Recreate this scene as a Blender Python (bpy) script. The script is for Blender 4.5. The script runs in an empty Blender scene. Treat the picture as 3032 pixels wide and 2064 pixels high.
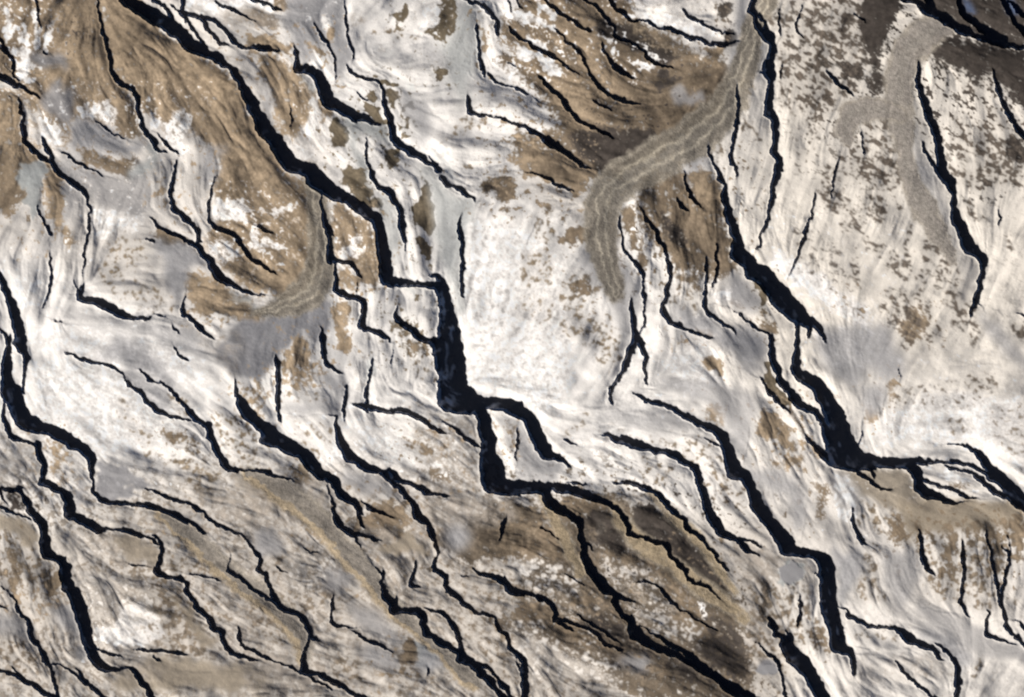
import bpy, math
import numpy as np
from mathutils import Vector

# ------------------------------------------------------------------ scene basics
scene = bpy.context.scene
U = 0.04                       # world units (km) per picture pixel
CX, CY = 512.0, 348.5
SUN_EL = math.radians(25.0)
SUN_AZ = math.radians(60.0)    # clockwise from +Y (picture up)
TE = math.tan(SUN_EL)

cam_d = bpy.data.cameras.new("camera")
cam = bpy.data.objects.new("camera", cam_d)
scene.collection.objects.link(cam)
cam.location = (0, 0, 390.0)
cam.rotation_euler = (0, 0, 0)
cam_d.sensor_width = 36.0
cam_d.lens = 36.0 * 390.0 / (1024 * U)
cam_d.clip_start = 1.0
cam_d.clip_end = 1000.0
scene.camera = cam

world = bpy.data.worlds.new("World")
scene.world = world
world.use_nodes = True
wn = world.node_tree.nodes
wl = world.node_tree.links
for n in list(wn):
    wn.remove(n)
sky = wn.new('ShaderNodeTexSky')
sky.sky_type = 'NISHITA'
sky.sun_disc = False
sky.sun_elevation = SUN_EL
sky.sun_rotation = SUN_AZ
sky.altitude = 6000
sky.air_density = 0.6
sky.dust_density = 0.0
sky.ozone_density = 3.0
bg = wn.new('ShaderNodeBackground')
bg.inputs['Strength'].default_value = 0.05
wo = wn.new('ShaderNodeOutputWorld')
wl.new(sky.outputs[0], bg.inputs[0])
wl.new(bg.outputs[0], wo.inputs[0])

sd = Vector((math.sin(SUN_AZ) * math.cos(SUN_EL), math.cos(SUN_AZ) * math.cos(SUN_EL), math.sin(SUN_EL)))
sun_d = bpy.data.lights.new("sun", 'SUN')
sun_d.energy = 5.0
sun_d.angle = math.radians(0.5)
sun_d.color = (1.0, 0.955, 0.89)
sun = bpy.data.objects.new("sun", sun_d)
scene.collection.objects.link(sun)
sun.rotation_euler = sd.to_track_quat('Z', 'Y').to_euler()
sun.location = sd * 100

scene.view_settings.view_transform = 'Standard'
scene.view_settings.look = 'None'
scene.view_settings.exposure = 0.15
scene.view_settings.gamma = 1.0

scene.render.filter_size = 2.0
scene.cycles.filter_width = 2.0

SH = {
'A1': """1050,-20,60 1120,30,100 1200,70,110 1290,130,120 1400,190,120 1490,250,130 1560,310,130 1600,370,110 1680,410,90 1790,470,80 1870,500,70 1930,560,45 1990,610,40 2040,680,60 2090,770,80 2140,860,95 2180,950,110 2220,1030,120 2260,1110,130
310,-10,20 335,60,22 320,130,20 335,200,18 350,250,14 350,420,14 380,450,16 450,480,12 560,510,10 640,540,8
0,320,20 25,360,22 50,430,30 100,500,30 120,560,25 125,660,18 160,680,16
0,405,20 50,410,25
-20,645,50 60,680,45 130,715,40 190,740,40 230,760,35 290,800,22 350,850,14
165,830,12 175,920,25 195,1000,30 210,1080,40 205,1150,40 220,1200,50 270,1260,45 320,1320,40 400,1360,35
330,1130,12 370,1160,16 385,1220,30 420,1280,40 450,1340,45 460,1410,45 500,1470,50 570,1520,45 650,1578,45
730,820,8 740,900,12 740,980,12 790,1010,12 850,1050,16 920,1110,18 1000,1160,16 1100,1200,14 1230,1240,8
820,-20,18 850,80,20 870,180,22 880,270,30 910,350,32 925,430,35 950,520,38 960,600,38 990,680,40 1050,725,42 1130,760,42 1180,820,42 1185,920,40 1195,1000,42 1220,1090,45 1270,1160,42 1320,1210,42 1360,1280,32 1440,1310,14
1270,1100,10 1350,1140,16 1400,1200,22 1450,1260,22 1520,1300,16 1570,1340,10
1520,1340,12 1500,1420,22 1485,1500,24
1240,500,8 1255,640,10 1235,830,8
1440,640,8 1430,870,12
1590,640,6 1595,800,8 1620,920,12 1625,1020,8
470,1270,10 540,1300,16 640,1360,20 720,1420,22 800,1450,18 900,1500,14 980,1530,12 1080,1548,6
290,840,8 380,950,8 450,1040,10 520,1130,10
1290,-10,30 1380,40,25 1440,90,25 1470,160,35 1490,220,40
1460,40,14 1530,100,20 1570,120,50 1650,140,40 1720,150,30 1830,170,30 1880,210,32 1930,270,30 1980,340,35 2030,390,40 2080,410,40 2180,400,25 2240,400,30 2300,410,45
1565,-10,30 1560,70,25
1590,170,30 1640,240,25 1700,320,25 1740,390,30 1780,430,25
1740,170,25 1780,260,30 1830,320,30 1880,370,20 1960,400,14 2050,450,10
1850,20,20 1900,60,20 2000,90,22 2090,140,16 2200,210,14 2300,290,12
2160,-10,30 2240,30,30 2300,60,25 2390,92,18
2000,590,20 2060,650,10""",
'A2': """1490,60,30 1475,100,32 1465,200,36 1465,290,38 1480,340,45 1540,380,45 1590,430,38 1650,470,40 1690,540,42 1710,600,42 1700,660,45 1730,710,50 1790,780,55 1840,860,60 1880,930,65 1950,970,50 2020,1000,40 2080,1040,30 2180,1060,16 2300,1080,14
650,140,45 720,190,35 750,250,30 765,330,25 765,450,25 755,560,25 740,640,25 725,720,25 718,830,18 715,960,12 700,1010,20 680,1060,45 690,1110,60 760,1115,65 850,1140,70 940,1180,75 1010,1215,70 1080,1260,60 1150,1270,35 1230,1270,28 1310,1245,18 1400,1250,16 1450,1250,12 1540,1275,14 1600,1300,14
690,840,10 640,900,12 630,970,16 650,1010,16 700,1030,16
550,1035,8 600,1055,12 650,1070,12
1270,410,14 1330,450,22 1380,510,26 1450,545,30 1540,575,30 1620,620,30 1680,660,35
1850,50,16 1810,160,20 1790,260,25 1780,420,26 1820,480,30 1900,520,30 1990,550,32 2050,610,34 2090,700,32 2150,760,26 2220,810,26 2310,870,22 2390,920,12
2060,440,8 2150,460,12 2230,500,18 2310,540,20
330,290,12 345,390,20 380,450,25 420,520,22 440,580,14 420,690,12 430,760,18 445,850,22 440,960,30 425,1040,26 410,1110,22 360,1190,14 330,1260,12
420,1120,10 430,1180,12
1600,930,8 1585,1000,12 1580,1100,16 1555,1180,25 1570,1240,32 1640,1290,34 1700,1340,36 1750,1400,28 1810,1440,18 1880,1480,8
1410,1260,10 1450,1290,12 1490,1370,20 1540,1410,14
370,1250,8 490,1300,16 620,1330,12 800,1340,8
1130,590,6 1230,590,14 1310,615,18 1370,630,8
1640,1120,6 1780,1120,12 1900,1170,12 1960,1195,8
-20,850,40 40,1000,55 75,1080,65 120,1190,80 150,1290,90 175,1400,90 185,1470,90
-20,1350,20 50,1410,35 80,1490,45""",
'A3': """160,30,90 200,100,70 235,170,45 225,250,25 215,330,25 205,420,22 215,490,14
85,50,40 75,130,70 60,220,85 60,320,90 80,400,130 110,480,190 150,560,150 180,640,150 230,710,160 320,750,110 420,780,90 500,810,100 590,860,110 660,910,100 730,950,90 775,1000,90 790,1080,60 795,1150,45 800,1230,20 795,1310,35 850,1360,40 930,1400,40 1040,1405,35 1150,1405,32 1270,1425,45 1380,1460,40 1480,1500,40 1560,1550,42
40,600,30 40,680,35 70,770,40 100,840,45 180,870,35 270,890,25 330,900,50 340,980,45 370,1050,60 390,1100,50 370,1170,45 360,1230,50 430,1250,70 510,1300,60 580,1340,80 610,1400,70 600,1470,85
-20,1280,25 80,1290,25 160,1290,30 200,1330,45 240,1410,50 270,1480,60
90,1225,8 150,1260,14 180,1290,20
0,1310,30 30,1370,20 70,1430,14
-20,1430,14 60,1460,25 150,1500,20 260,1545,16
1470,50,12 1480,70,16 1520,140,18 1590,190,22 1620,190,10
560,115,14 640,155,20 720,190,24 830,210,26 920,235,28 1000,265,24 1050,330,16 1110,400,25 1180,450,36 1240,520,40 1300,580,42 1370,630,38 1450,665,30 1530,680,24 1600,700,20
1140,240,10 1210,285,20 1280,350,26 1350,370,16 1430,420,20 1490,470,22 1540,540,28 1600,600,32 1650,650,40 1700,710,50 1780,750,45 1800,830,48 1840,920,50 1860,990,50 1910,1060,55 1950,1110,50 2020,1130,32 2130,1125,24 2220,1130,26 2301,1150,28 2340,1170,30 2440,1205,20 2530,1232,12
1995,330,14 2010,420,30 2025,500,45 2070,570,90 2110,640,100 2180,710,90 2260,770,90
1880,620,8 1990,690,10 2060,715,16
1090,1240,6 1200,1280,12 1290,1290,18 1370,1320,22 1440,1360,28 1520,1395,26 1610,1400,22 1660,1440,24 1740,1490,24
1090,1310,6 1250,1370,14 1350,1410,12 1430,1440,10""",
'A4': """1400,30,40 1500,60,36 1600,110,40 1680,170,32 1730,210,25
590,20,90 600,70,90 700,110,70 790,150,75 860,195,60 950,200,30 1050,195,26 1120,210,40 1180,240,40 1260,265,22 1340,310,20
1270,235,12 1340,255,22 1380,310,28 1385,390,28 1365,460,32 1345,540,50 1370,580,50 1450,600,36 1540,600,34 1590,640,36 1590,710,42 1630,780,40 1680,850,42 1740,900,40 1790,950,45 1820,1030,50 1890,1070,50 1910,1130,45 1940,1200,42 1980,1250,36 2080,1275,30 2130,1300,35 2200,1310,14 2300,1350,12
250,20,60 310,80,65 370,140,70 380,210,60 385,300,75 400,390,90 480,430,60 540,450,70 560,520,90 570,600,90 590,680,110 640,750,110 680,850,110 710,950,110 740,1030,90 745,1110,90 770,1190,90 800,1260,90 860,1340,80 930,1385,50 1020,1385,25 1100,1370,25 1160,1400,45 1200,1470,55 1260,1560,50
840,1210,16 910,1235,28 980,1265,20 1090,1275,12
1070,1205,8 1200,1210,22 1350,1220,22 1460,1230,24 1540,1250,26 1620,1260,10
1200,1250,10 1310,1260,14 1350,1310,18 1390,1340,10
690,1220,12 760,1240,16
-20,440,12 15,520,8
20,680,16 80,740,14 140,810,18 155,880,25 180,930,30 240,970,35 265,1040,38 270,1110,42 320,1170,44 370,1230,42 390,1310,44 430,1360,30 470,1500,28
-20,830,20 70,880,14 140,900,14
400,1335,16 520,1345,16 590,1380,20 650,1430,28 780,1530,30
640,1360,12 680,1410,22
-20,1395,25 80,1410,28 150,1430,40 260,1500,45
100,1360,16 140,1400,18
220,400,8 250,500,10 265,640,8 270,820,10 300,930,8
380,560,8 385,700,10
250,1350,8 310,1390,10 330,1460,10
1660,0,26 1740,50,24 1810,110,24 1870,155,28 1950,200,24 2040,230,16 2100,280,18 2160,350,18 2220,430,28
1750,210,14 1830,280,14 1920,340,12 1975,400,14 1955,480,16 1955,540,30 2010,580,36 2080,630,34 2150,690,30 2230,750,26 2301,790,30
1630,570,16 1730,590,18 1850,620,18 1940,640,8
2030,1000,10 2040,1050,22 2035,1130,26 2060,1180,28 2140,1210,24 2200,1250,26 2301,1300,26
1880,990,8 2030,1020,10
940,460,10 1050,465,14 1150,495,16 1300,525,14""",
'B1': """100,1110,120 190,1200,120 260,1310,130 320,1400,130 420,1430,110 480,1450,140
-20,400,30 80,410,40 160,430,25 250,445,14
340,360,12 365,430,25 375,510,35 385,590,60 450,580,50 500,610,70 570,660,90 600,730,90 620,800,100 640,870,110 720,900,90 800,950,90 880,990,80 960,1020,60 1040,1050,30
520,190,14 560,270,22 600,340,24 650,380,22 680,450,22 700,540,18 710,640,16 700,700,14
700,710,10 760,720,12 850,770,14 930,830,20 1000,880,14
770,-10,14 790,120,18 805,250,22 815,350,26 850,420,26 860,480,18 850,560,10
790,540,12 825,580,18 835,630,26 920,655,22 1010,680,24 1080,700,20 1120,760,20 1115,840,30 1130,920,40 1160,1000,50 1190,1080,60 1200,1160,65 1220,1220,70 1300,1260,60 1380,1310,55 1440,1340,45 1480,1390,40 1540,1400,45 1580,1450,50
1430,1310,8 1500,1340,16 1550,1380,20
1410,1180,6 1410,1300,10
1270,280,8 1360,310,14 1460,320,14
1000,290,8 1130,280,10
1280,715,6 1400,740,12 1520,740,12 1600,725,6
250,620,8 280,740,12 310,860,14 325,960,16 330,1100,14 320,1220,8
530,900,6 545,1080,10 555,1210,8
160,700,8 180,850,8
820,1000,8 870,1070,14 930,1130,14 1030,1160,12 1130,1210,10 1200,1250,12
960,1160,14 960,1300,22 970,1370,24 1005,1430,26
1800,-20,25 1900,40,30 1970,60,32 2030,120,40 2070,200,36 2080,270,28
1895,160,12 1905,260,22 1920,350,26 1925,440,28 1930,520,36 1950,590,40
2010,640,24 2060,700,24 2150,730,18 2250,770,16 2310,790,18
1830,820,20 1840,900,36 1845,960,36 1920,975,24 2050,990,18 2150,1020,22""",
'B2': """530,70,150 620,150,130 700,210,120 820,260,80 900,320,110 980,390,80 1050,410,90 1080,500,80 1095,600,90 1110,700,110 1125,800,110 1135,900,115 1145,960,80 1250,970,65 1340,975,60 1450,985,40 1560,990,50
1500,910,16 1560,920,40 1600,960,80 1620,1060,110 1640,1160,120 1660,1260,130 1665,1350,170 1665,1440,200
1600,80,45 1650,130,32 1730,160,30 1810,210,30 1870,250,24 1920,290,10
1010,20,32 1020,100,36 1070,150,40 1140,170,50 1190,240,55 1240,330,50 1270,420,45 1270,500,50 1290,600,25 1300,680,16 1290,780,10
0,475,14 100,520,14 220,580,14 320,640,8
580,220,20 590,340,32 610,440,50 640,500,55 650,600,40 655,700,50 665,780,60 740,790,36 830,800,34 870,850,36 910,910,24
900,930,12 885,1000,16 880,1060,14
670,520,20 695,580,14 710,680,6
705,830,20 710,930,30 700,1030,45 760,1060,50 840,1090,42 920,1110,50 950,1170,50 935,1260,55 935,1340,60 960,1380,50 1030,1370,36 1080,1400,40 1140,1430,24 1190,1480,12
1240,1060,6 1240,1140,10 1220,1220,24 1230,1290,40 1300,1330,50 1360,1370,56 1420,1430,60 1480,1460,44 1560,1470,36
1770,340,8 1760,470,26 1775,600,36 1780,720,36 1785,850,34 1780,980,30 1780,1080,22 1800,1120,14 1810,1200,12
690,1110,10 690,1250,14 685,1350,10
570,1340,14 590,1450,28""",
'B3': """600,20,30 605,120,32 610,190,34 650,240,36 700,275,26 770,310,14
730,330,8 780,430,12
800,420,22 785,520,30 775,600,36 790,650,20 790,740,10
215,0,8 195,120,10 215,210,36 215,300,36 215,420,42 215,540,40 215,620,32 230,700,20
250,635,10 360,665,12 450,660,12 550,650,10 640,660,16 710,665,16 700,730,36 720,800,50 740,870,80 790,940,80 820,1000,90 880,1040,80 950,1090,80 1040,1130,65 1110,1150,50 1180,1220,50 1260,1290,50 1320,1360,50 1370,1430,44 1400,1500,40
80,750,90 150,800,120 210,870,130 290,920,110 380,960,100 460,1010,110 510,1080,120 560,1150,100 640,1170,70 700,1230,75 730,1300,75 780,1350,70 860,1390,55 900,1450,40
95,870,70 150,880,90
1110,1140,30 1170,1130,40 1210,1180,60 1270,1220,40 1350,1245,34 1430,1270,36 1490,1310,36 1560,1330,24 1640,1340,20 1730,1360,8
870,560,24 960,590,40 1050,600,40 1150,620,45 1260,620,40 1330,640,60 1400,680,50 1460,710,45 1510,755,36 1590,790,28 1650,815,14
960,530,30 965,580,36
1500,700,8 1620,720,16 1700,760,20 1780,820,22 1850,890,26 1950,930,20
1750,840,6 1870,960,12 1950,1000,14
1000,0,12 1030,110,12 1010,250,20 990,350,22 970,450,24 965,520,20
940,300,8 930,420,10 910,560,8
1140,0,14 1190,50,14 1185,180,16 1170,280,12 1190,350,8
640,1220,14 650,1330,16 690,1420,20 690,1500,32
1940,550,110 2050,560,100 2200,570,100 2260,590,110
1950,640,100 1975,740,110 2000,840,120 2010,920,110 2010,1000,150 2030,1080,180 2050,1160,190 2050,1240,180 2140,1270,140 2240,1280,140""",
'B4': """60,450,30 45,540,36 110,570,24 125,640,28 160,710,34 180,780,45 230,840,60 290,880,50 370,900,40 440,960,44 470,1030,42 500,1100,50 540,1130,20 590,1150,12
480,1120,24 460,1200,26 435,1270,40 430,1340,50 430,1400,70 520,1420,50 600,1440,40 720,1510,40
0,350,12 40,420,20
80,740,26 150,790,30
0,1210,20 100,1280,22 200,1320,16 300,1350,18 390,1400,20
890,10,40 910,80,35 930,160,28 960,190,12 1040,210,8
1390,10,50 1410,80,60 1480,140,50 1520,210,46 1540,280,40 1560,340,30 1575,410,22 1550,450,24 1550,520,36 1590,560,50 1640,595,50 1640,660,30 1670,710,44 1740,770,44 1790,830,44 1870,880,40 1960,915,28 2050,940,22 2080,1010,36 2130,1070,38 2180,1130,34 2190,1200,40 2250,1250,44 2301,1300,45 2315,1400,60 2310,1460,60 2310,1520,60
1525,330,12 1520,400,12
690,50,36 720,130,50 780,190,50 850,230,50 920,245,26 1050,280,18 1160,310,10
870,260,20 920,350,14 980,440,14 1040,510,14 1090,560,20
1100,480,10 1105,600,24 1110,700,36 1130,780,60 1200,820,70 1200,880,80 1300,880,56 1400,890,60 1450,930,60 1460,1010,60 1480,1080,70 1560,1120,64 1620,1170,60 1700,1210,50 1760,1230,60 1770,1290,90 1860,1320,70 1920,1380,70 1980,1450,70 2050,1530,60
1440,850,14 1530,880,24 1620,910,34 1680,960,38 1720,1040,38 1760,1120,36 1785,1190,40 1780,1240,60
1860,1310,20 1960,1350,24 2030,1400,30 2110,1500,30
1230,600,8 1230,720,10 1220,790,22
1400,420,10 1390,500,22 1365,580,26 1345,640,30 1360,685,24 1450,685,12 1560,660,10
2170,50,8 2130,130,30 2120,190,36 2120,260,20 2060,330,8
2060,410,12 2140,440,14 2200,450,10
690,740,14 680,840,22 655,920,22 670,970,28 720,1010,24 800,1020,16 900,1030,14 1000,1070,12 1060,1130,12 1150,1210,12 1230,1270,10
830,1040,14 900,1100,24 1000,1140,22 1110,1190,20 1180,1240,16
170,490,12 230,540,20 310,570,14
420,340,14 500,380,18 600,410,12 720,450,12
270,340,8 400,370,12
1000,20,30 1100,50,24 1200,95,16
920,-60,14 1000,20,26
1050,70,8 1090,130,12 1170,200,8
300,920,6 380,1000,10 460,1090,8
1480,1340,10 1490,1400,20 1470,1470,12
980,1310,10 1060,1370,14 1150,1395,14
1850,500,8 1890,540,24 1960,575,36 2050,590,38 2120,620,50 2170,670,60 2190,720,50 2290,745,30
1680,570,10 1800,580,16 1920,605,12
1980,800,8 2130,820,14 2301,850,12
1720,1000,8 1850,1050,10 1980,1110,10 2100,1190,10 2220,1260,14 2280,1350,16
600,1230,10 700,1260,8""",
'C1': """0,1025,20 70,1055,22 150,1075,32 220,1120,36 300,1155,40 350,1200,60 420,1240,65 490,1290,50 560,1340,40 630,1400,34 700,1450,20
20,-10,16 40,90,18 70,140,10
80,-10,16 110,50,18 160,90,10
20,235,20 80,290,22 130,345,22 230,400,24 330,450,24 420,500,24 500,560,22 600,630,16 710,700,10
0,530,14 80,560,16 150,590,8
250,610,8 300,670,20 320,720,36 390,775,40 450,810,34 490,860,36 540,940,38 590,1000,38 640,1040,30 720,1080,28 820,1130,28 900,1170,20 960,1190,10
0,740,16 80,760,18 200,820,14 300,890,14 400,960,12 500,1010,12 600,1070,14
280,-10,14 380,40,22 450,100,26 540,170,26 630,230,24 720,270,18
380,200,10 430,270,18 490,330,16 560,390,18 630,460,20 680,550,22 710,630,26 770,710,28 840,790,28 930,840,28 1030,865,24 1150,900,14
670,-15,24 750,60,22 810,110,24 860,180,24 905,240,28 920,310,28 1010,345,26 1090,380,26 1150,430,26 1190,490,28 1260,540,26 1350,565,18 1500,610,10
790,330,12 830,430,22 880,510,40 930,580,44 1000,630,34 1060,660,20 1110,690,10
860,-20,24 940,80,28 1010,130,36 1070,180,28 1160,185,20 1230,205,24 1280,235,20 1380,250,26 1480,285,36 1570,325,34 1680,360,30 1780,385,34 1870,380,26 1960,350,20
1510,100,22 1560,150,28 1640,190,24 1740,240,24 1840,280,16 1910,300,20
480,760,8 600,800,12 720,850,14 800,900,20 900,950,14 1000,1000,10
690,1240,10 770,1320,14 840,1380,12
1160,1010,8 1230,1080,14 1290,1100,8
2110,-20,36 2080,90,60 2120,150,50 2140,230,50 2180,280,50 2240,310,60
2150,130,20 2190,200,25 2210,280,30
1960,720,16 1965,850,22 1970,950,28 1960,1050,26 1940,1150,36 1930,1230,24 1905,1310,26 1920,1390,30 1950,1450,24 1960,1490,16
1720,1230,14 1725,1310,20 1770,1400,22 1800,1470,28""",
'C2': """1960,50,16 1940,150,8 1910,230,8
1800,30,26 1810,70,34 1860,150,32 1850,220,50 1870,290,55 1890,370,65 1910,460,75 1940,540,80 1970,590,60 1960,650,100 1960,720,130 2060,800,130 2080,860,130 2150,900,140 2220,970,150
1700,1150,10 1800,1160,14 1900,1190,14 2010,1260,16 2100,1340,22 2170,1380,18 2230,1400,20 2250,1480,30 2250,1500,40
1630,680,10 1690,740,14 1700,830,24 1700,950,26 1690,1080,28 1685,1180,34 1720,1230,32 1790,1280,34 1860,1330,28 1930,1370,20 1975,1420,12
1770,550,8 1780,650,18 1795,760,26 1785,860,26 1775,970,20 1750,1050,12 1720,1110,10
1510,0,14 1520,90,20 1550,200,26 1600,270,28 1670,340,14
1440,240,14 1470,300,28 1530,350,20
1140,320,14 1180,400,26 1230,480,32 1280,550,34 1300,620,40 1350,680,34 1360,760,32 1400,840,34 1400,920,26 1370,1010,34 1355,1110,40 1335,1190,40 1340,1240,50 1400,1300,44 1470,1340,32 1560,1375,22 1650,1420,24 1740,1445,20
950,390,14 965,480,24 985,570,16 990,660,20 1030,720,28 1080,780,28 1130,840,24 1160,910,20 1175,990,18 1170,1100,20 1180,1200,20 1165,1320,20 1145,1410,16
1055,1110,20 1065,1200,36 1080,1300,40 1100,1400,60 1110,1450,80
50,15,10 200,25,16 320,70,20 400,110,28 480,160,26 560,190,14
270,380,8 230,500,14 180,630,12 150,720,8
330,640,10 370,670,8""",
'C3': """1115,20,80 1150,60,50 1180,130,36 1180,220,32 1185,330,28 1200,420,14
1080,60,50 1040,150,50 1020,230,40 970,320,34 900,420,30 875,480,32 885,540,32
1080,470,16 1150,500,28 1220,535,36 1320,560,32 1400,590,40 1480,640,48 1560,690,54 1640,730,50 1720,760,52 1800,800,55 1850,860,70 1880,930,80 1905,1010,110 1920,1090,120 1940,1150,110 2030,1170,80 2060,1230,80 2090,1310,85 2130,1400,95 2180,1480,100
60,600,110 130,640,120 190,680,110 230,760,120 270,850,115 310,930,120 340,990,100 400,1010,50 450,1020,60 490,1050,40
700,800,6 780,830,12 870,830,24 920,860,50 1000,870,60 1080,890,65 1170,930,70 1260,955,60 1350,965,50 1440,990,55 1490,1040,60 1550,1080,55 1620,1110,50 1630,1180,60 1660,1270,65 1690,1360,70 1710,1450,75
1490,820,10 1600,840,10 1680,860,16 1760,900,22 1860,930,16
1360,820,10 1430,835,8
500,865,20 540,895,22 600,915,16
500,970,10 560,980,10
580,1050,10 660,1050,10
870,1215,10 940,1235,24 1060,1235,34 1140,1260,40 1230,1300,40 1310,1350,44 1370,1410,50
500,1230,14 600,1240,24 700,1250,12
640,1270,8 700,1290,10
95,750,14 95,900,20 80,1000,16 85,1180,10
2060,750,10 2050,900,14 2020,1080,10
1250,400,8 1400,390,8 1550,360,8 1700,350,8
1900,190,6 2000,260,10 2080,300,12 2150,350,14
100,1265,130 170,1265,100 280,1270,90 340,1280,100
400,1260,70 500,1280,80 600,1310,80 700,1350,70 800,1385,50 880,1410,50 940,1450,50
340,1330,80 380,1410,80 450,1450,60
550,1440,12 620,1500,14 650,1560,14
0,960,5 300,700,5""",
'C4': """920,-5,40 960,30,40 1010,100,50 1035,180,40 1040,230,40 1120,250,35 1220,280,30 1330,310,35 1390,360,35 1400,420,35 1460,480,45 1530,540,40 1540,600,30 1620,650,30 1740,700,20 1800,780,15 1900,850,12
420,10,70 500,40,70 560,80,60 620,120,60 635,200,50 640,280,60 660,360,60 670,440,60 700,510,80 750,570,90 800,640,90 850,700,80 920,740,60 1000,780,30 1080,810,20
930,790,50 950,860,50 980,920,50 1060,960,70 1075,1030,90 1110,1090,90 1200,1150,80 1320,1210,60 1450,1260,50 1550,1320,50 1650,1380,60 1780,1450,60 1880,1520,70
1370,-10,50 1400,20,48 1450,60,42 1510,110,40 1540,180,44 1620,230,40 1690,290,30 1730,350,24 1790,420,28 1850,510,22 1910,580,10
1730,300,12 1800,320,8
1730,30,80 1740,80,80 1790,160,80 1840,230,80 1920,250,50 1990,300,50 2050,370,45 2130,400,20 2200,440,8
1900,240,14 2000,270,20 2100,300,22 2180,350,14 2230,380,8
2180,240,8 2300,300,12
700,320,24 750,370,14
850,580,8 950,620,14 1050,640,14 1160,635,16 1260,655,18 1330,720,26 1400,790,26 1460,860,22 1540,910,16 1640,970,18 1760,1040,16 1900,1090,10
0,650,40 20,710,50 90,720,40 180,730,36 260,760,40 340,800,40 400,850,36 420,920,40 415,960,50 490,960,20 600,1000,26 700,1050,26 770,1080,24 800,1130,28 870,1180,24 1000,1230,14 1150,1270,8
440,980,40 500,1020,36 570,1050,16
560,890,10 640,940,20 730,1010,24 830,1060,20 900,1110,20 970,1170,14 1000,1210,10
1110,1010,14 1180,1030,16 1240,1080,16
1270,1090,20 1340,1130,36 1410,1190,40 1500,1220,36 1560,1260,60 1620,1330,60 1730,1390,40 1900,1500,40
1500,1130,10 1600,1150,12 1750,1175,8
0,1240,8 60,1290,12 120,1380,20
0,830,8 100,850,12 200,900,10 320,950,12 420,980,14
0,180,14 150,150,12 280,165,14 370,220,18 460,290,14
380,570,12 500,580,16 600,620,16 680,690,14 760,760,12 860,830,8
1500,480,10 1600,510,10 1720,550,8""",
'D1': """30,230,50 90,290,60 150,360,70 160,440,60 130,530,60 120,600,80 150,640,60 150,720,40 130,810,60 120,900,70 120,960,70 170,1010,60 185,1100,50 185,1200,50 165,1300,66 210,1350,50 210,1430,50 190,1540,40
60,610,20 110,590,50
235,0,12 215,120,16 210,250,20 230,320,14 200,380,14
430,30,14 380,130,16 355,210,24 360,260,22 410,330,14
240,560,16 225,650,20
1270,-20,60 1400,30,50 1480,90,90 1600,140,80 1680,210,70 1800,270,60 1900,310,50 2040,360,50 2150,390,40 2330,415,40
1470,-20,60 1510,60,60
1730,-20,14 1770,100,50 1850,180,60 1950,240,60 2020,300,90 2120,350,70
2110,-20,30 2160,90,40 2220,200,40 2330,320,36
2180,30,30 2240,90,36 2330,150,36
2020,540,10 2040,640,20 2070,740,30 2110,860,36 2160,970,40 2220,1060,46 2280,1150,46 2330,1210,40
1410,530,14 1400,620,36 1395,720,50 1430,810,60 1460,900,60 1490,1000,60 1530,1100,70 1565,1200,65 1580,1300,60 1590,1400,70 1600,1480,80
1410,1150,8 1430,1240,20 1480,1330,24 1540,1420,30 1580,1500,20
610,580,12 660,670,22 710,720,30 780,770,24 850,820,14
900,1020,8 910,1150,16 930,1270,18 930,1380,12
750,1270,8 720,1360,16 690,1450,20
850,140,14 930,180,20
1860,1300,8 2000,1400,10""",
'D2': """185,60,40 170,130,40 150,270,32 110,420,28 70,570,24 20,690,16
1590,20,90 1660,110,90 1700,200,40 1700,300,45 1700,400,80 1760,500,85 1800,600,90 1830,680,110 1900,720,60 1950,780,40 1945,880,36 1920,970,40 1920,1030,50 1890,1110,45 1860,1190,30 1830,1270,16 1800,1370,8
690,10,20 670,130,20 650,270,14 640,350,8
520,170,12 515,280,18 490,390,20 440,500,24 410,620,24 370,740,22 330,840,22 280,930,14
50,880,130 120,960,160 180,1030,160 230,1110,170 300,1170,160 360,1230,150 430,1290,110 500,1310,60 550,1350,40 580,1410,30 610,1480,14
370,1340,40 365,1430,30 358,1480,24
480,1340,40 470,1400,30 460,1440,14
2100,200,8 2080,350,14 2080,430,20 2090,520,10
1910,1150,16 1960,1210,12
2000,1190,8 2080,1210,14 2120,1270,12
2180,1220,10 2270,1240,20 2330,1270,16""",
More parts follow.
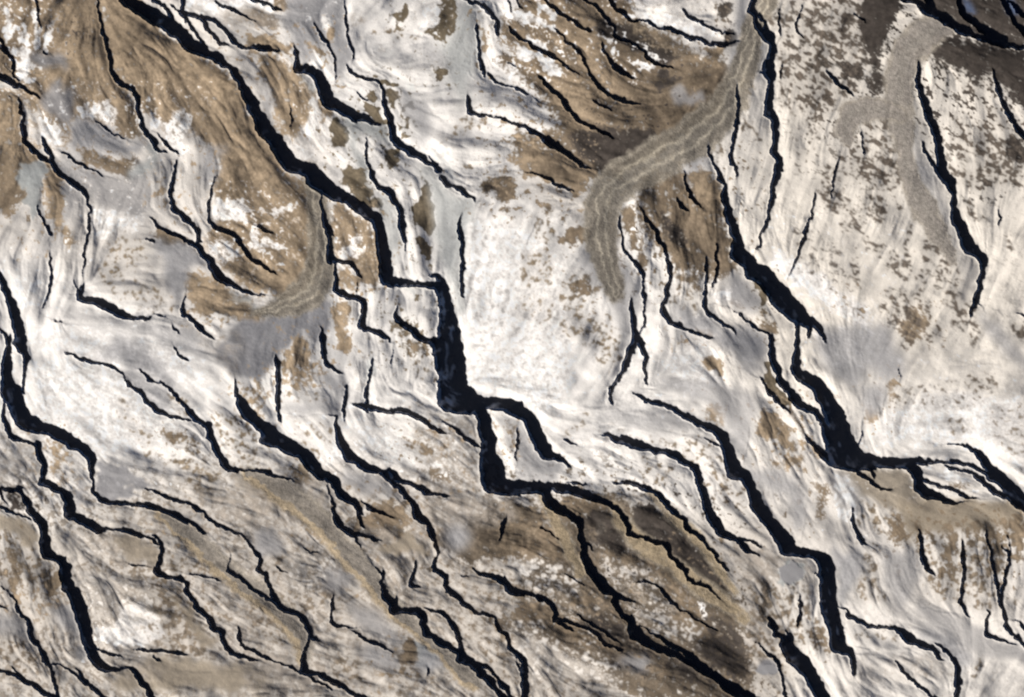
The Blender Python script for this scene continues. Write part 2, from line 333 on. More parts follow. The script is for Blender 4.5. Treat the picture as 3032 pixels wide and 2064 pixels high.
'D3': """360,10,25 365,80,50 360,160,60 350,230,70 360,300,90 440,340,100 520,390,110 570,460,120 620,550,140 680,640,150 720,730,160 740,820,170
420,20,12 390,120,14
480,900,20 540,950,50 620,1000,60
930,1040,30 990,1120,30 1020,1180,24 1015,1210,8
860,1130,30 930,1180,28 1010,1240,26 1100,1290,22 1210,1310,8
1030,1100,8 1140,1160,10 1230,1200,8
1370,1120,90 1390,1200,90 1400,1260,90 1460,1320,90 1560,1350,60 1640,1385,50 1720,1400,24 1850,1395,12
1420,1190,18 1520,1240,30 1600,1275,30 1680,1275,25 1740,1320,28 1820,1360,30 1900,1375,14 2060,1370,8
1590,1320,14 1640,1350,14
1390,1045,50 1500,1055,40 1600,1060,20 1700,1050,30 1800,1070,40 1890,1100,36 1960,1150,36 2020,1200,50
1600,1070,12 1680,1110,26 1760,1130,20 1840,1150,30 1920,1200,36 1990,1260,50 2050,1310,50 2130,1350,50
1470,905,8 1600,900,14 1750,905,20 1830,930,30 1900,980,50 1960,1060,70 2020,1130,80 2080,1190,90 2150,1260,110 2200,1330,130 2270,1400,120 2360,1480,110
150,0,26 150,100,45 160,190,60 200,270,60 215,350,60 270,420,65 330,500,75 390,570,80 460,600,60 530,640,50 580,710,60 620,780,70 640,860,60
55,330,14 85,390,24 130,460,28 190,530,28 250,590,26 310,640,14 360,700,8 430,800,14 470,870,24 510,920,30
1640,190,8 1800,205,10 1960,210,10 2080,235,8
935,260,10 925,500,12 915,750,14 890,900,16
1120,430,10 1100,570,14 1070,680,12
1240,270,16 1250,340,14 1200,430,12""",
'D4': """20,-10,100 80,60,100 140,130,100 200,210,110 260,290,130 300,360,130 400,390,70 510,400,80 590,440,100 620,520,130 625,600,130 630,700,130 630,800,135 650,900,130 680,1000,130 710,1080,130 710,1170,130 760,1210,80 820,1230,60 840,1300,45 845,1380,36
500,540,8 550,580,20 600,610,30
130,940,14 150,1000,40 190,1080,50 260,1110,36
300,1110,70 280,1180,110 330,1270,140 400,1320,120 460,1390,110 530,1520,110
190,760,8 230,900,14 260,1050,14 290,1110,20
270,830,10 290,950,12 295,1080,14
320,700,8 390,740,14 395,830,22 385,940,26 380,1040,14 350,1120,10
0,290,16 60,330,14 120,370,8
40,250,8 130,290,12 200,330,8
0,1140,14 80,1210,18 160,1280,18 220,1340,24 230,1410,20
700,850,12 760,860,18 800,920,32 880,965,34 970,1005,34 1060,1020,30 1130,1015,24 1200,1035,40 1270,1060,50 1310,1110,80 1350,1150,60 1430,1165,45 1500,1200,45 1560,1250,40 1580,1300,25 1640,1330,10
1500,1145,10 1570,1170,20 1630,1220,32 1690,1290,40 1730,1370,50 1740,1450,50 1730,1540,50
860,1195,14 970,1210,14 1080,1250,10
870,1250,12 1000,1260,14 1120,1310,14 1220,1370,10
1130,1210,8 1280,1260,10 1400,1300,8
870,1370,8 1000,1390,10 1080,1450,14
1130,1260,10 1200,1290,14 1240,1370,24 1310,1440,28 1400,1520,25
835,0,14 840,130,25 870,200,30 920,290,30 980,325,12 1090,330,8 1200,325,12
790,60,10 820,180,10
1390,190,16 1420,280,30 1430,380,36 1445,480,40 1500,540,28 1540,580,12
1775,220,12 1775,340,24 1780,450,30 1785,600,30 1770,720,26 1750,820,28 1790,880,20 1860,960,12
1975,130,12 1985,300,20 2010,430,22 2040,560,24 2070,660,30 2080,760,30 2110,850,34 2140,930,32 2145,1010,30 2200,1080,28 2270,1140,28 2330,1200,30
2090,270,10 2110,350,16 2170,400,20 2150,520,25 2130,620,30 2110,700,26 2110,760,24
2165,120,12 2170,300,16 2180,400,16
1950,840,8 1995,900,18 1980,1000,26 1965,1080,44 2030,1110,30 2130,1140,22 2250,1180,14
2040,850,10 2000,880,12
2160,950,12 2240,970,16 2290,1020,24 2330,1080,20
1340,810,8 1450,850,14 1580,890,12 1680,905,12 1790,950,8
1190,860,8 1190,960,10 1280,1010,14 1380,1030,8
440,0,10 430,120,12 400,260,10
240,60,10 310,100,8
2310,30,60 2340,60,60""",
}
SHP = {
'B3': ["1530,0 1760,0 1800,180 1830,400 1940,510 1990,630 1900,650 1700,650 1620,600 1570,560 1590,430 1550,200"],
'B2': ["1530,1440 1690,1440 1750,1440 1790,1600 1530,1600"],
'D3': ["640,850 840,840 900,960 1040,1015 1250,1020 1370,1030 1400,1110 1410,1190 1330,1170 1300,1110 1100,1105 860,1130 700,1110 610,1070 600,950"],
}
# class strength feather crop | polygon
AL = """
wash .30 22 F|-60,-60 600,-60 760,400 740,700 430,720 150,620 -60,560
wash .35 14 F|1170,320 1350,400 1420,560 1380,640 1300,500 1200,440
wash .34 25 F|450,1060 1760,1180 1800,1600 -60,1600 -60,1250 200,1180
wash .20 20 F|1700,1000 2324,1080 2324,1400 1900,1350 1700,1250
brn .75 6 F|1450,400 1560,385 1620,450 1650,560 1680,620 1600,640 1540,600 1480,560 1440,480
mix .45 14 F|-60,1020 400,1060 700,1000 1000,960 1100,1130 1300,1120 1600,1200 1720,1260 1780,1400 1800,1600 -60,1600
mix .35 14 F|500,1050 1000,1080 1300,1150 1600,1250 1700,1600 500,1600
hil .75 8 F|1240,1130 1400,1120 1560,1180 1680,1350 1710,1600 1480,1600 1200,1440 1170,1330 1230,1240
brn .8 5 F|1130,60 1200,-40 1420,-40 1450,40 1600,130 1650,120 1660,200 1600,270 1480,360 1380,400 1330,430 1180,390 1150,310 1290,300 1200,200
snow 1 8 F|1062,480 1200,520 1250,560 1300,700 1290,880 1230,960 1180,880 1070,870 1055,720
snow .8 8 F|70,830 250,820 380,930 440,1000 200,1040 80,940
snow .8 8 F|1760,560 1860,620 1960,700 2000,760 1880,700 1740,600
snow .7 10 F|1960,980 2100,880 2324,900 2324,1060 2200,1010 2000,1010
snow .7 8 F|60,740 300,760 420,800 500,900 300,820 100,800
snow .7 8 F|1500,820 1600,760 1650,860 1560,900
snow .7 8 F|640,340 720,380 800,440 740,380 690,330
grey .5 10 F|660,700 760,700 780,860 700,860
grey .5 8 F|120,140 200,200 320,300 200,420 140,560 60,640 110,480 130,380
snow .6 6 F|30,640 90,620 80,700 40,700
snow .6 8 F|630,960 740,960 780,1040 740,1060
snow .6 8 F|780,960 920,960 980,1060 880,1060
spk .6 8 D1|240,330 900,300 900,850 300,900
grey .5 8 D1|-60,300 60,500 80,900 -60,1500
spw .75 6 F|1180,1160 1240,1150 1300,1300 1340,1400 1250,1440 1180,1340
spw .8 6 F|1340,1230 1420,1220 1530,1330 1560,1400 1480,1420 1400,1360 1360,1300
spw .6 6 F|1320,1170 1400,1180 1420,1280 1340,1260
spw .9 6 F|1440,1370 1540,1380 1560,1440 1440,1420
hil .85 5 F|960,1210 1060,1190 1120,1130 1230,1150 1260,1230 1150,1260 1060,1280
hil .7 6 F|780,1180 900,1150 930,1220 840,1240
hil .6 6 F|1080,1390 1250,1400 1330,1480 1180,1450
tan .85 4 F|-60,-60 235,-60 245,100 300,200 325,300 340,330 250,290 180,265 130,300 100,260 60,230 40,190 -60,180
tan .95 4 F|225,-60 280,-60 380,80 480,140 545,190 570,260 650,385 600,420 560,460 500,500 480,440 500,370 470,320 430,290 400,330 370,310 330,270 300,200 250,140
mud .6 8 F|500,130 560,190 600,280 640,350 600,260 560,190 540,160
tan .8 3 F|-60,190 45,210 55,300 90,360 60,400 50,460 40,480 -60,480
tan .8 3 F|70,320 120,370 145,400 145,430 150,500 180,560 150,560 110,480 100,400
brn .7 3 F|-10,380 50,400 70,470 0,470
ice .9 1.5 A1|180,1460 220,1390 280,1380 320,1350 400,1420 390,1480 300,1560 180,1600
ice .9 1.5 A2|190,0 400,0 390,60 330,170 340,300 300,450 230,400 220,200
tan .5 4 F|60,270 130,250 200,330 120,340
snow .8 2 A1|30,60 70,40 110,250 120,400 80,410 40,250
snow .75 2 A1|130,0 160,150 250,330 260,420 200,420 180,280 120,100
snow .8 2 A1|270,80 320,60 345,420 300,400 280,200
snow .85 2 A1|370,250 460,200 430,300 420,440 370,440
grey .85 3 A1|250,440 420,460 580,530 600,600 430,560 380,590 300,560 240,520
snow .8 3 A1|130,450 240,440 280,590 280,740 200,680 150,600
grey .85 3 A1|480,700 560,760 640,800 620,1000 560,1080 480,1020 360,900 370,820
snow .6 4 A1|640,960 760,860 960,920 1060,960 1000,1100 870,1050 760,1000 700,990
grey .9 3 A1|640,1050 740,990 850,1060 1000,1180 1240,1250 1200,1310 1000,1280 700,1270 600,1200
snow .7 3 A1|330,1000 500,1100 520,1240 400,1230 330,1130
brn .85 3 A1|960,880 1100,860 1170,950 1190,1120 1170,1200 1050,1140 960,1080 1000,980
brn .8 3 A1|640,1300 780,1290 900,1340 1120,1330 1180,1400 1100,1540 1000,1520 900,1440 760,1400
ice .9 3 A1|1240,1260 1300,1210 1350,1290 1340,1400 1230,1480 1120,1560 1090,1500 1150,1400 1280,1350
snow .7 4 A1|1230,860 1290,1000 1400,1060 1600,900 1620,1060 1560,1200 1640,1260 1560,1340 1440,1200 1340,1110 1250,1080
grey .85 4 A1|1730,1300 1900,1220 1850,1400 1830,1560 1720,1560 1740,1400
brn .5 5 A1|1640,1040 2040,1060 1900,1220 1700,1160
dkb .4 4 A1|600,250 760,220 860,330 700,350
brn .4 5 A1|860,220 1000,240 1020,420 900,420
pool .5 6 A2|640,0 900,40 1100,120 1250,0 1330,200 1250,380 1180,420 860,330 800,200
snow .5 6 A2|780,300 1240,400 1180,560 800,600
tan .85 5 F|500,420 560,370 640,385 700,420 722,520 728,620 690,660 640,690 600,650 520,590 480,560 480,500 500,460
snow .75 3 A2|1800,480 2100,430 2170,360 2050,240 1850,250 1800,400
snow .6 2 B2|60,360 240,320 360,340 300,370 100,400
snow .6 2 B2|60,600 300,640 380,660 320,690 40,690
snow .6 2 B2|30,500 140,540 60,590 20,700 -30,690 -40,480
tan .8 4 A2|1730,500 1960,500 2060,600 2130,760 2301,830 2400,900 2360,1060 2200,1050 2000,980 1880,860 1760,700
snow .55 4 A2|1760,560 1960,620 2060,720 1900,820 1800,760
tan .85 4 A2|1600,880 1800,900 1900,980 2020,1060 2200,1200 2301,1230 2200,1300 1900,1280 1660,1230 1600,1120
ice .9 2 A2|1930,1000 2040,1060 2200,1190 2301,1200 2340,1230 2180,1220 2060,1130
brn .8 2 A2|1340,510 1500,560 1640,620 1650,660 1500,630 1400,640 1330,570
tan .5 2 A2|1380,60 1330,200 1400,340 1440,280 1400,200
grey .9 3 A2|1300,620 1560,620 1700,740 1780,850 1620,820 1600,960 1540,1180 1420,1000 1380,800
spk .5 4 A2|900,620 1120,440 1180,620 1000,900 960,1120 860,1080
spk .6 4 A2|960,640 1260,600 1300,700 1220,820 1000,960 900,900
spk .5 4 A2|1160,940 1340,920 1440,1100 1460,1200 1160,1240 1040,1100
pool .95 4 F|490,790 560,720 660,712 720,670 752,690 735,790 690,745 640,800 590,870 540,850 500,830
grey .6 6 F|110,720 330,725 400,740 480,770 520,830 440,800 330,760 200,750
mix .45 6 F|400,720 560,760 540,860 470,800
tan .8 2 B1|-60,-60 250,-60 300,30 240,110 130,60 0,0
tan .7 3 B1|0,70 120,80 200,180 230,260 130,240 60,200 -60,180
snow .7 3 F|380,-60 640,-60 620,30 560,20 500,30 430,20
mix .8 4 F|540,20 620,30 640,60 580,60 500,50
tan .9 2 B1|-60,280 120,300 260,390 330,430 350,460 200,440 -60,400
pool .7 6 B1|300,-60 780,-60 830,300 860,480 800,560 720,680 690,640 690,480 560,260 520,400 480,520 400,560 350,400 250,120
snow .8 3 B1|590,150 680,200 690,360 620,330
tan .9 2 B1|650,240 690,250 680,340 640,360 610,310
tan .85 3 B1|500,340 560,390 600,450 590,520 560,500 510,440 480,370
tan .8 3 B1|-60,430 100,440 330,540 450,680 560,800 600,900 500,830 480,1000 450,1130 430,1160 360,1180 300,1180 200,1080 170,900 100,700 40,520
grey .7 4 B1|60,760 150,800 160,1050 100,1000
snow .7 2 B1|470,830 520,820 550,1060 560,1200 450,1180 480,1000
tan .7 2 B1|520,820 660,920 700,960 620,1040 560,1100 540,980
ice .9 2 B1|400,640 470,680 560,760 540,790 450,700
oli .9 2 B1|690,960 780,1030 810,1150 800,1250 720,1250 640,1230 680,1150 660,1050
ice .9 3 B1|700,950 850,990 1010,1060 1150,1060 1190,1240 1100,1200 930,1140 900,1250 1000,1440 960,1560 880,1400 820,1250 800,1080
oli .9 1.5 B1|960,830 1010,760 1060,820 1090,880 1010,860
oli .95 1.5 B1|930,870 1010,890 1100,960 1150,1050 1050,1045 980,1010 960,950
oli .9 1.5 B1|1020,660 1140,660 1240,710 1180,735 1110,720
oli .8 1.5 B1|1140,780 1210,770 1220,850 1180,910 1150,880
oli .8 1.5 B1|1300,860 1360,870 1350,940 1300,970 1310,1060 1270,1150 1250,1080 1290,1000 1280,930
oli .8 2 B1|1220,80 1270,70 1280,180 1270,270 1230,260 1215,150
mix .8 3 B1|850,110 900,100 940,210 880,230 830,180
ice .8 5 B1|1760,0 1880,60 1900,260 1920,440 1900,680 1820,700 1850,880 1830,1000 1700,760 1650,500 1560,400 1700,300
grey .6 5 B1|1350,380 1560,420 1660,560 1620,640 1500,500
oli .9 2 B1|1560,-60 1720,-60 1760,130 1750,250 1680,320 1600,360 1510,340 1460,280 1480,240 1560,240 1590,190 1560,100 1580,40
snow .9 2 B1|1480,0 1570,10 1570,80 1590,180 1550,240 1480,230 1440,120
oli .9 1.5 B1|1550,570 1600,580 1670,630 1660,710 1560,730 1520,740 1570,650
tan .8 1.5 B1|1900,170 1940,190 1990,360 2000,460 1940,420 1920,300
spk .5 3 B1|1000,260 1250,240 1460,330 1300,340 1050,320
grey .7 4 B1|1200,780 1460,850 1500,1050 1480,1280 1380,1100 1250,900
spk .8 2 B1|1720,1010 1900,1010 2000,1030 1900,1090 1750,1130 1600,1220 1590,1190 1700,1100
brn .8 2 B1|2050,1050 2301,1110 2301,1170 2180,1100
oli .85 2 B1|1080,1230 1200,1270 1260,1330 1220,1400 1160,1450 1130,1400 1140,1310
spk .5 3 B1|1700,1300 2000,1400 1960,1450 1750,1400
oli .85 3 B1|800,1430 860,1400 900,1430 970,1560 860,1640 740,1600
oli .85 3 B2|770,-30 900,-30 970,130 1050,250 1130,400 1060,370 960,340 900,240 850,190 780,140
ice .7 4 B2|920,0 1000,20 1010,140 1100,190 1190,300 1230,400 1270,600 1250,900 1210,900 1150,650 1110,430 1040,230
oli .95 1.5 B2|1440,110 1500,200 1550,300 1560,420 1560,580 1440,560 1380,480 1340,400 1340,320 1400,250 1420,200
oli .9 1.5 B2|1400,600 1490,640 1510,730 1440,780 1390,680
ice .8 4 B2|1380,-20 1540,-20 1620,130 1780,200 1920,290 1880,420 1800,560 1780,1100 1810,1200 1740,1300 1700,1060 1650,900 1560,600 1560,380 1480,150
brn .85 2 B2|2000,110 2120,60 2230,110 2220,250 2130,280 2080,230 1930,200 1900,170
brn .8 2 B2|2060,320 2160,320 2190,420 2120,400
mix .7 3 B2|2000,20 2200,40 2280,120 2150,60
tan .85 3 F|750,460 800,475 850,520 862,600 870,660 810,640 812,610 760,585 745,520
snow .6 4 B2|720,680 920,520 900,780 740,760
tan .7 3 B2|720,830 840,840 890,920 880,1060 780,1040 730,1000
tan .6 3 B2|920,850 1060,900 1070,980 960,960
oli .4 4 B2|1170,1200 1330,1300 1560,1470 1530,1600 1300,1600 1150,1300
tan .8 2 B2|700,1100 780,1140 830,1300 820,1440 820,1560 700,1560 690,1300
tan .8 2 B2|340,1370 440,1440 540,1680 300,1730 250,1600 320,1480
tan .5 4 F|690,790 745,870 640,890 660,830
tan .4 4 F|540,880 600,870 600,980 560,940
brn .8 4 F|1120,130 1180,110 1260,170 1340,250 1400,330 1340,380 1260,320 1200,290 1290,290 1230,220 1150,170
tan .9 4 F|1130,70 1200,60 1270,130 1350,230 1380,260 1320,240 1240,180 1180,140
tan .9 3 F|1170,-20 1230,-30 1330,40 1390,120 1470,230 1500,280 1430,270 1380,200 1320,140 1230,70
tan .8 3 F|1300,0 1380,30 1400,120 1480,170 1570,210 1500,260 1440,200 1350,100
brn .95 4 F|1370,80 1450,110 1560,170 1640,160 1650,250 1560,300 1500,300 1430,230 1390,150
tan .9 3 F|1240,180 1330,240 1400,300 1460,350 1440,380 1390,400 1340,370 1330,310 1270,260
dkb .9 4 F|1280,300 1380,290 1480,300 1500,330 1450,375 1360,400 1330,370
tan .9 3 F|1180,320 1250,350 1310,370 1350,390 1330,430 1300,435 1220,400 1190,370
brn .8 2 F|1250,370 1310,390 1320,420 1280,420
dkb .9 3 F|1340,30 1450,60 1520,110 1560,130 1500,140 1420,110 1360,80
snow .75 3 F|1400,30 1560,40 1640,90 1560,90 1480,60
snow .7 2 C1|780,280 900,310 890,380 830,350
snow .7 2 C1|860,430 930,440 920,500 880,480
snow .8 2 C1|1150,380 1240,420 1300,520 1260,530 1190,470
snow .8 2 C1|1040,520 1150,540 1260,600 1220,620 1060,570
snow .8 2 C1|200,0 280,0 420,120 450,180 380,150 260,60
snow .8 2 C1|20,380 160,400 320,500 480,600 470,640 360,640 250,560 100,470
snow .7 3 C1|0,0 100,60 220,120 380,240 460,320 400,300 260,200 120,200 0,200
snow .8 2 C1|150,290 260,320 380,440 340,460 230,390
snow .6 2 C1|0,550 120,560 200,690 120,660 0,700
grey .7 2 C1|1420,760 1700,780 1690,850 1560,900 1420,890 1400,820
dkb .7 3 C1|1260,560 1380,600 1480,700 1420,760 1260,770
spk .9 3 C1|930,150 1250,230 1500,320 1600,440 1500,480 1300,440 1150,340 960,250
dkb .9 2 C1|1820,10 1900,0 1900,100 1850,180 1800,120
dkb .9 2 C1|1840,270 1960,240 1970,360 1860,390
brn .9 2 C1|1740,600 1860,460 1900,520 1880,830 1700,830
spk .6 3 C1|1760,20 1900,10 1900,260 1780,240
tan .8 2 C1|1700,400 1860,400 1800,560 1720,700
grey .9 4 C1|1950,-60 2080,-60 2060,120 2100,260 2200,400 2230,560 2170,700 2000,560 1960,620 1970,800 1950,1000 1860,900 1880,700 1900,560 1920,420 1960,320 1920,120
spk .8 2 C1|2010,640 2110,650 2150,800 2080,920 2020,800
spk .8 2 C1|2000,930 2080,1000 2180,1160 2080,1160 1990,1080
spk .8 2 C1|1730,1130 1830,1180 1830,1400 1740,1350
grey .7 4 C1|1530,1200 1660,1050 1900,900 1920,1100 1720,1240 1720,1400 1600,1560 1500,1560
crm .95 4 F|2140,800 2140,800
dkb .75 4 C1|680,1320 780,1230 1100,1180 1280,1100 1200,1200 1060,1360 900,1420 760,1400
brn .9 3 C2|1440,340 1600,330 1860,520 1920,620 1900,760 1960,800 1950,880 1800,920 1720,800 1600,640 1400,420
brn .9 3 C2|1550,20 1700,0 1800,80 1850,300 1860,480 1700,350 1560,180
tan .7 3 C2|1560,10 1790,60 1830,260 1700,300 1600,200
dkb .7 2 C2|1290,330 1400,440 1540,600 1500,760 1410,740 1360,660 1310,560
brn .9 2 C2|1240,290 1290,440 1340,560 1540,700 1560,860 1440,830 1360,660 1300,540
brn .9 2 C2|980,320 1060,310 1130,480 1180,640 1130,740 1060,700 1000,560 970,420
snow .7 1 C2|1095,540 1130,560 1140,680 1110,680
brn .8 3 C2|1350,840 1650,900 1680,1080 1560,1000 1420,900
spk .8 3 C2|1420,920 1660,1080 1660,1240 1400,1180
brn .8 2 C2|1080,680 1190,700 1240,820 1150,860
brn .85 2 C2|480,540 640,460 690,500 690,620 560,660 430,650 480,600
brn .8 2 C2|290,290 410,300 420,380 340,380 280,340
spk .8 3 C2|240,400 420,440 460,620 380,660 240,600
spk .9 3 C2|140,700 330,680 420,900 380,960 120,980 140,850
spk .9 3 C2|440,930 640,880 790,960 780,1080 700,1140 700,1280 560,1280 440,1100
spk .8 4 C2|520,1250 860,1250 940,1420 880,1560 700,1500 420,1400
brn .7 2 C2|540,960 700,960 760,1060 680,1130 560,1050
tan .7 2 C2|1580,1350 1700,1360 1780,1450 1720,1450 1620,1400
tan .8 2 C2|1400,1450 1500,1470 1480,1510 1420,1480
tan .8 2 C2|1880,1100 2010,1110 2010,1220 1940,1200
brn .85 2 C2|2130,930 2200,1020 2190,1130 2140,1060
brn .9 2 C2|2170,1300 2260,1310 2270,1400 2180,1390
pool .5 8 C2|600,700 820,700 1000,760 1080,900 1080,1200 1060,1480 980,1480 900,1200 800,1000 700,880
grey .85 4 C2|1380,1180 1700,1260 1900,1360 2080,1340 2240,1440 2230,1600 2000,1600 1750,1460 1500,1350
grey .8 4 C2|1840,960 1960,900 2120,1060 2200,1180 2080,1280 1900,1160 1780,1100
snow .7 3 C2|1740,1080 1900,1000 1900,1110 1800,1140
spk .35 4 C2|60,1000 400,1000 400,1300 100,1300
brn .8 3 F|60,240 60,240
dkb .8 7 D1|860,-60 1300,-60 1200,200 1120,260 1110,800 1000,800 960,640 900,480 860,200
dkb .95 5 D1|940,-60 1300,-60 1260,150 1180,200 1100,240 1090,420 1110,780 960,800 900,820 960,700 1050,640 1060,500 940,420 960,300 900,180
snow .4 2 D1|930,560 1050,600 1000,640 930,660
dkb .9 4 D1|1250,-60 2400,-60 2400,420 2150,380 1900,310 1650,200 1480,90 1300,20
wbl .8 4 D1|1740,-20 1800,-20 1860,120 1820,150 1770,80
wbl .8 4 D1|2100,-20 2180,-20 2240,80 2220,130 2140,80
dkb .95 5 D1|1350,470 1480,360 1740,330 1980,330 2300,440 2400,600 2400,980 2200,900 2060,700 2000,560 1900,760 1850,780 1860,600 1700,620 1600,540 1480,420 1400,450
spk .7 4 D1|1500,520 1950,560 2050,750 1850,850 1640,680
spk 1.15 4 D1|400,60 960,0 940,420 1060,500 1050,640 940,560 800,500 560,460 420,330
dkb .9 2 D1|610,500 820,530 920,620 900,760 850,700 740,680 620,580
spk .9 2 D1|930,620 1110,600 1110,790 960,800
spk .9 4 D1|160,420 560,440 600,560 560,640 760,720 860,860 600,1000 300,980 170,860 230,640
spk .85 3 D1|0,0 420,0 400,200 360,300 240,330 90,240 20,150
spk .9 2 D1|370,1010 560,1010 580,1200 480,1280 440,1100
spk .9 2 D1|320,1040 400,1050 380,1110 330,1110
spk .8 3 D1|400,1220 480,1260 400,1500 350,1450
spk .95 4 D1|920,1040 1160,1020 1230,1100 1260,1400 1280,1560 900,1560 860,1300 960,1380
spk .8 4 D1|740,1160 900,1180 920,1560 700,1560 760,1400
spk .9 2 D1|1950,880 2120,930 2150,1040 2020,1060
dkb .85 3 D1|2100,1160 2301,1150 2340,1440 2150,1360
spk .8 3 D1|1720,1100 2100,1120 2200,1500 2100,1480 1700,1240
spk .7 3 D1|1620,1420 2301,1440 2301,1600 1700,1600
dkb .8 3 D1|1930,1500 2040,1480 2000,1600 1900,1600
spk .9 3 D2|540,-40 760,-40 780,400 650,420 560,200
spk .95 3 D2|880,180 1080,220 1120,350 1110,480 1040,490 950,400 890,280
spk .9 3 D2|870,-60 1280,-60 1280,130 1080,210 900,130
spk .9 2 D2|1180,180 1220,190 1280,400 1220,370
spk .9 3 D2|720,380 900,380 1000,600 1100,570 1250,740 1240,760 1010,760 900,640 760,560
spk .9 2 D2|1290,480 1350,480 1340,760 1280,780
spk .9 3 D2|1460,600 1560,600 1780,880 1750,1030 1550,960 1430,720
spk .85 3 D2|800,680 880,640 900,1100 820,1100
spk .9 3 D2|1090,760 1280,800 1400,860 1420,960 1240,940 1100,900
spk .9 3 D2|1400,850 1480,850 1480,1040 1420,1020
tan .8 3 D2|1270,1160 1440,1190 1500,1280 1440,1420 1380,1460 1200,1440 1200,1300 1350,1280
spk .9 4 D2|1180,1020 1450,1020 1560,1280 1560,1440 1280,1500 1160,1350 1040,1220
spk .8 3 D2|700,1060 900,1180 900,1300 820,1200
tan .7 2 D2|700,1070 800,1120 860,1210 760,1160
spk .9 3 D2|1760,250 1960,320 1980,480 1860,440
spk .9 3 D2|2100,480 2200,600 2200,780 2120,640
spk .9 3 D2|1660,0 2301,0 2301,60 1900,200 1700,120
spk .85 4 D2|1560,1000 1860,1100 1960,1400 1850,1540 1700,1300 1600,1200
spk .9 3 D2|2160,1290 2320,1300 2320,1450 2220,1440
spk .4 5 D2|340,450 700,600 800,1000 640,1050 400,900
grey .6 5 D1|1200,950 1260,1050 1300,1250 1380,1560 1540,1560 1440,1300 1340,1060
grey .6 6 D2|1270,-60 1500,-60 1640,300 1700,450 1780,720 1880,880 1860,960 1640,600 1500,300 1330,100
grey .85 5 D2|560,1330 700,1360 900,1300 1150,1340 1180,1500 1300,1600 1280,1700 1230,1800 1110,1850 1000,1700 900,1800 860,1900 700,1800 600,1700 500,1500
grey .7 4 D2|1880,1150 2000,1250 2160,1400 2340,1640 2340,1740 2100,1560 1950,1380
brn .5 3 D2|60,1180 140,1230 160,1380 40,1400
oli .9 2 D2|0,920 100,1040 90,1140 60,1180 0,1000
tan .85 3 D3|920,560 1000,540 1080,600 1060,700 930,740
tan .85 3 D3|1140,410 1240,360 1200,480 1120,580 1100,500
spk .5 4 D3|1100,580 1300,420 1900,330 1950,560 1600,640 1300,560
spk .75 4 D3|1800,280 2060,290 2100,440 1980,560 1800,450
spk .6 5 D3|1980,560 2330,560 2330,1060 2160,980 2020,760
spk .7 3 D3|1620,680 1820,700 1800,820 1700,840
oli .9 1.5 D3|80,200 130,220 190,380 320,560 320,630 250,580 130,460 80,360
tan .85 3 D3|280,580 360,640 420,780 500,900 600,1000 600,1060 480,950 400,820 330,700
tan .8 3 D3|60,650 180,640 260,740 340,900 400,970 260,960 120,840 40,760
tan .8 3 D3|160,1060 300,1000 460,1040 380,1090 200,1100
brn .7 3 D3|440,1200 580,1220 660,1300 640,1420 560,1560 490,1560 560,1380
mud .9 5 D3|660,1110 900,1130 1300,1110 1400,1280 1560,1370 1900,1390 2120,1380 2340,1540 2340,1620 2000,1640 1700,1640 1300,1640 1240,1460 1000,1380 780,1190
snow .7 3 D3|660,1180 760,1170 860,1300 860,1560 760,1560 700,1400
spk .6 4 D3|860,1380 1240,1440 1240,1600 860,1600
brn .6 3 D3|1580,1200 1860,1180 1860,1300 1700,1280
snow .6 3 D3|1420,1100 1700,1130 1960,1270 1800,1240 1600,1200
grey .8 4 D3|1080,400 1140,400 1100,600 930,700 900,400
spk .7 3 C3|600,1400 900,1380 1000,1500 700,1460
tan .9 2 C3|1700,150 1840,200 1880,330 1760,340 1680,220
tan .7 3 C3|1680,560 1840,560 1860,740 1700,740
tan .85 3 C3|2160,640 2301,640 2330,900 2120,860
spk .8 3 C3|1500,860 1640,960 1640,1060 1540,1040
spk .7 4 C3|1120,1010 1380,1070 1400,1250 1340,1280 1150,1180
spk .5 5 C3|1150,860 1640,860 1860,1000 1860,1150 1640,1100
spk .7 4 C3|1680,1120 1860,1160 2040,1280 2060,1480 1760,1440
spk .6 4 C3|700,0 940,0 1060,200 860,320 780,160
spk .5 3 C3|420,800 560,700 760,640 700,720 560,820
grey .8 4 C3|1800,0 2150,0 2160,320 2000,260
grey .6 4 C3|1200,380 1860,360 2160,560 2100,760 2000,1080 1850,700 1600,480
grey .5 5 C3|820,620 1400,640 1800,800 1200,760 780,700
brn .7 4 C3|400,1320 760,1380 860,1420 820,1560 480,1540 420,1440
dkb .8 4 C3|1080,1400 1240,1430 1360,1560 1080,1560 1040,1480
mix .75 5 C3|760,1280 1300,1330 1400,1500 1560,1560 1060,1380
mix .6 6 F|-60,960 90,970 100,1050 60,1160 -60,1120
pool .8 2 A3|820,1080 1040,1070 1120,1160 1260,1240 1180,1280 1060,1240 1200,1360 900,1390 830,1330
grey .7 4 A3|1040,250 1240,330 1440,480 1440,620 1360,600 1220,480
grey .8 4 A3|960,0 1240,60 1460,300 1700,620 1560,520 1400,360 1000,230 800,150
spk .7 3 A3|1380,490 1560,500 1640,650 1500,630
spk .9 2 A3|1390,760 1480,750 1560,840 1700,900 1700,1000 1580,980 1540,920 1390,900
brn .7 2 A3|1400,760 1480,760 1560,850 1540,900 1400,880
brn .6 2 A3|1600,860 1700,920 1700,980 1600,960
spk .9 4 A3|1350,980 1700,1010 1860,1120 1860,1240 1760,1380 1640,1300 1600,1150 1360,1050
spk .8 4 A3|1230,860 1290,870 1290,1060 1240,1040
spk .5 5 A3|950,420 1100,560 1300,860 1200,900 1000,700
spk .75 4 A3|1750,640 2060,640 2180,780 2240,1100 2000,1040 1880,940 1820,760
grey .8 2 A3|600,940 720,1180 700,1400 640,1480 640,1300 700,1200
tan .5 4 A3|400,860 600,900 560,1180 430,1160
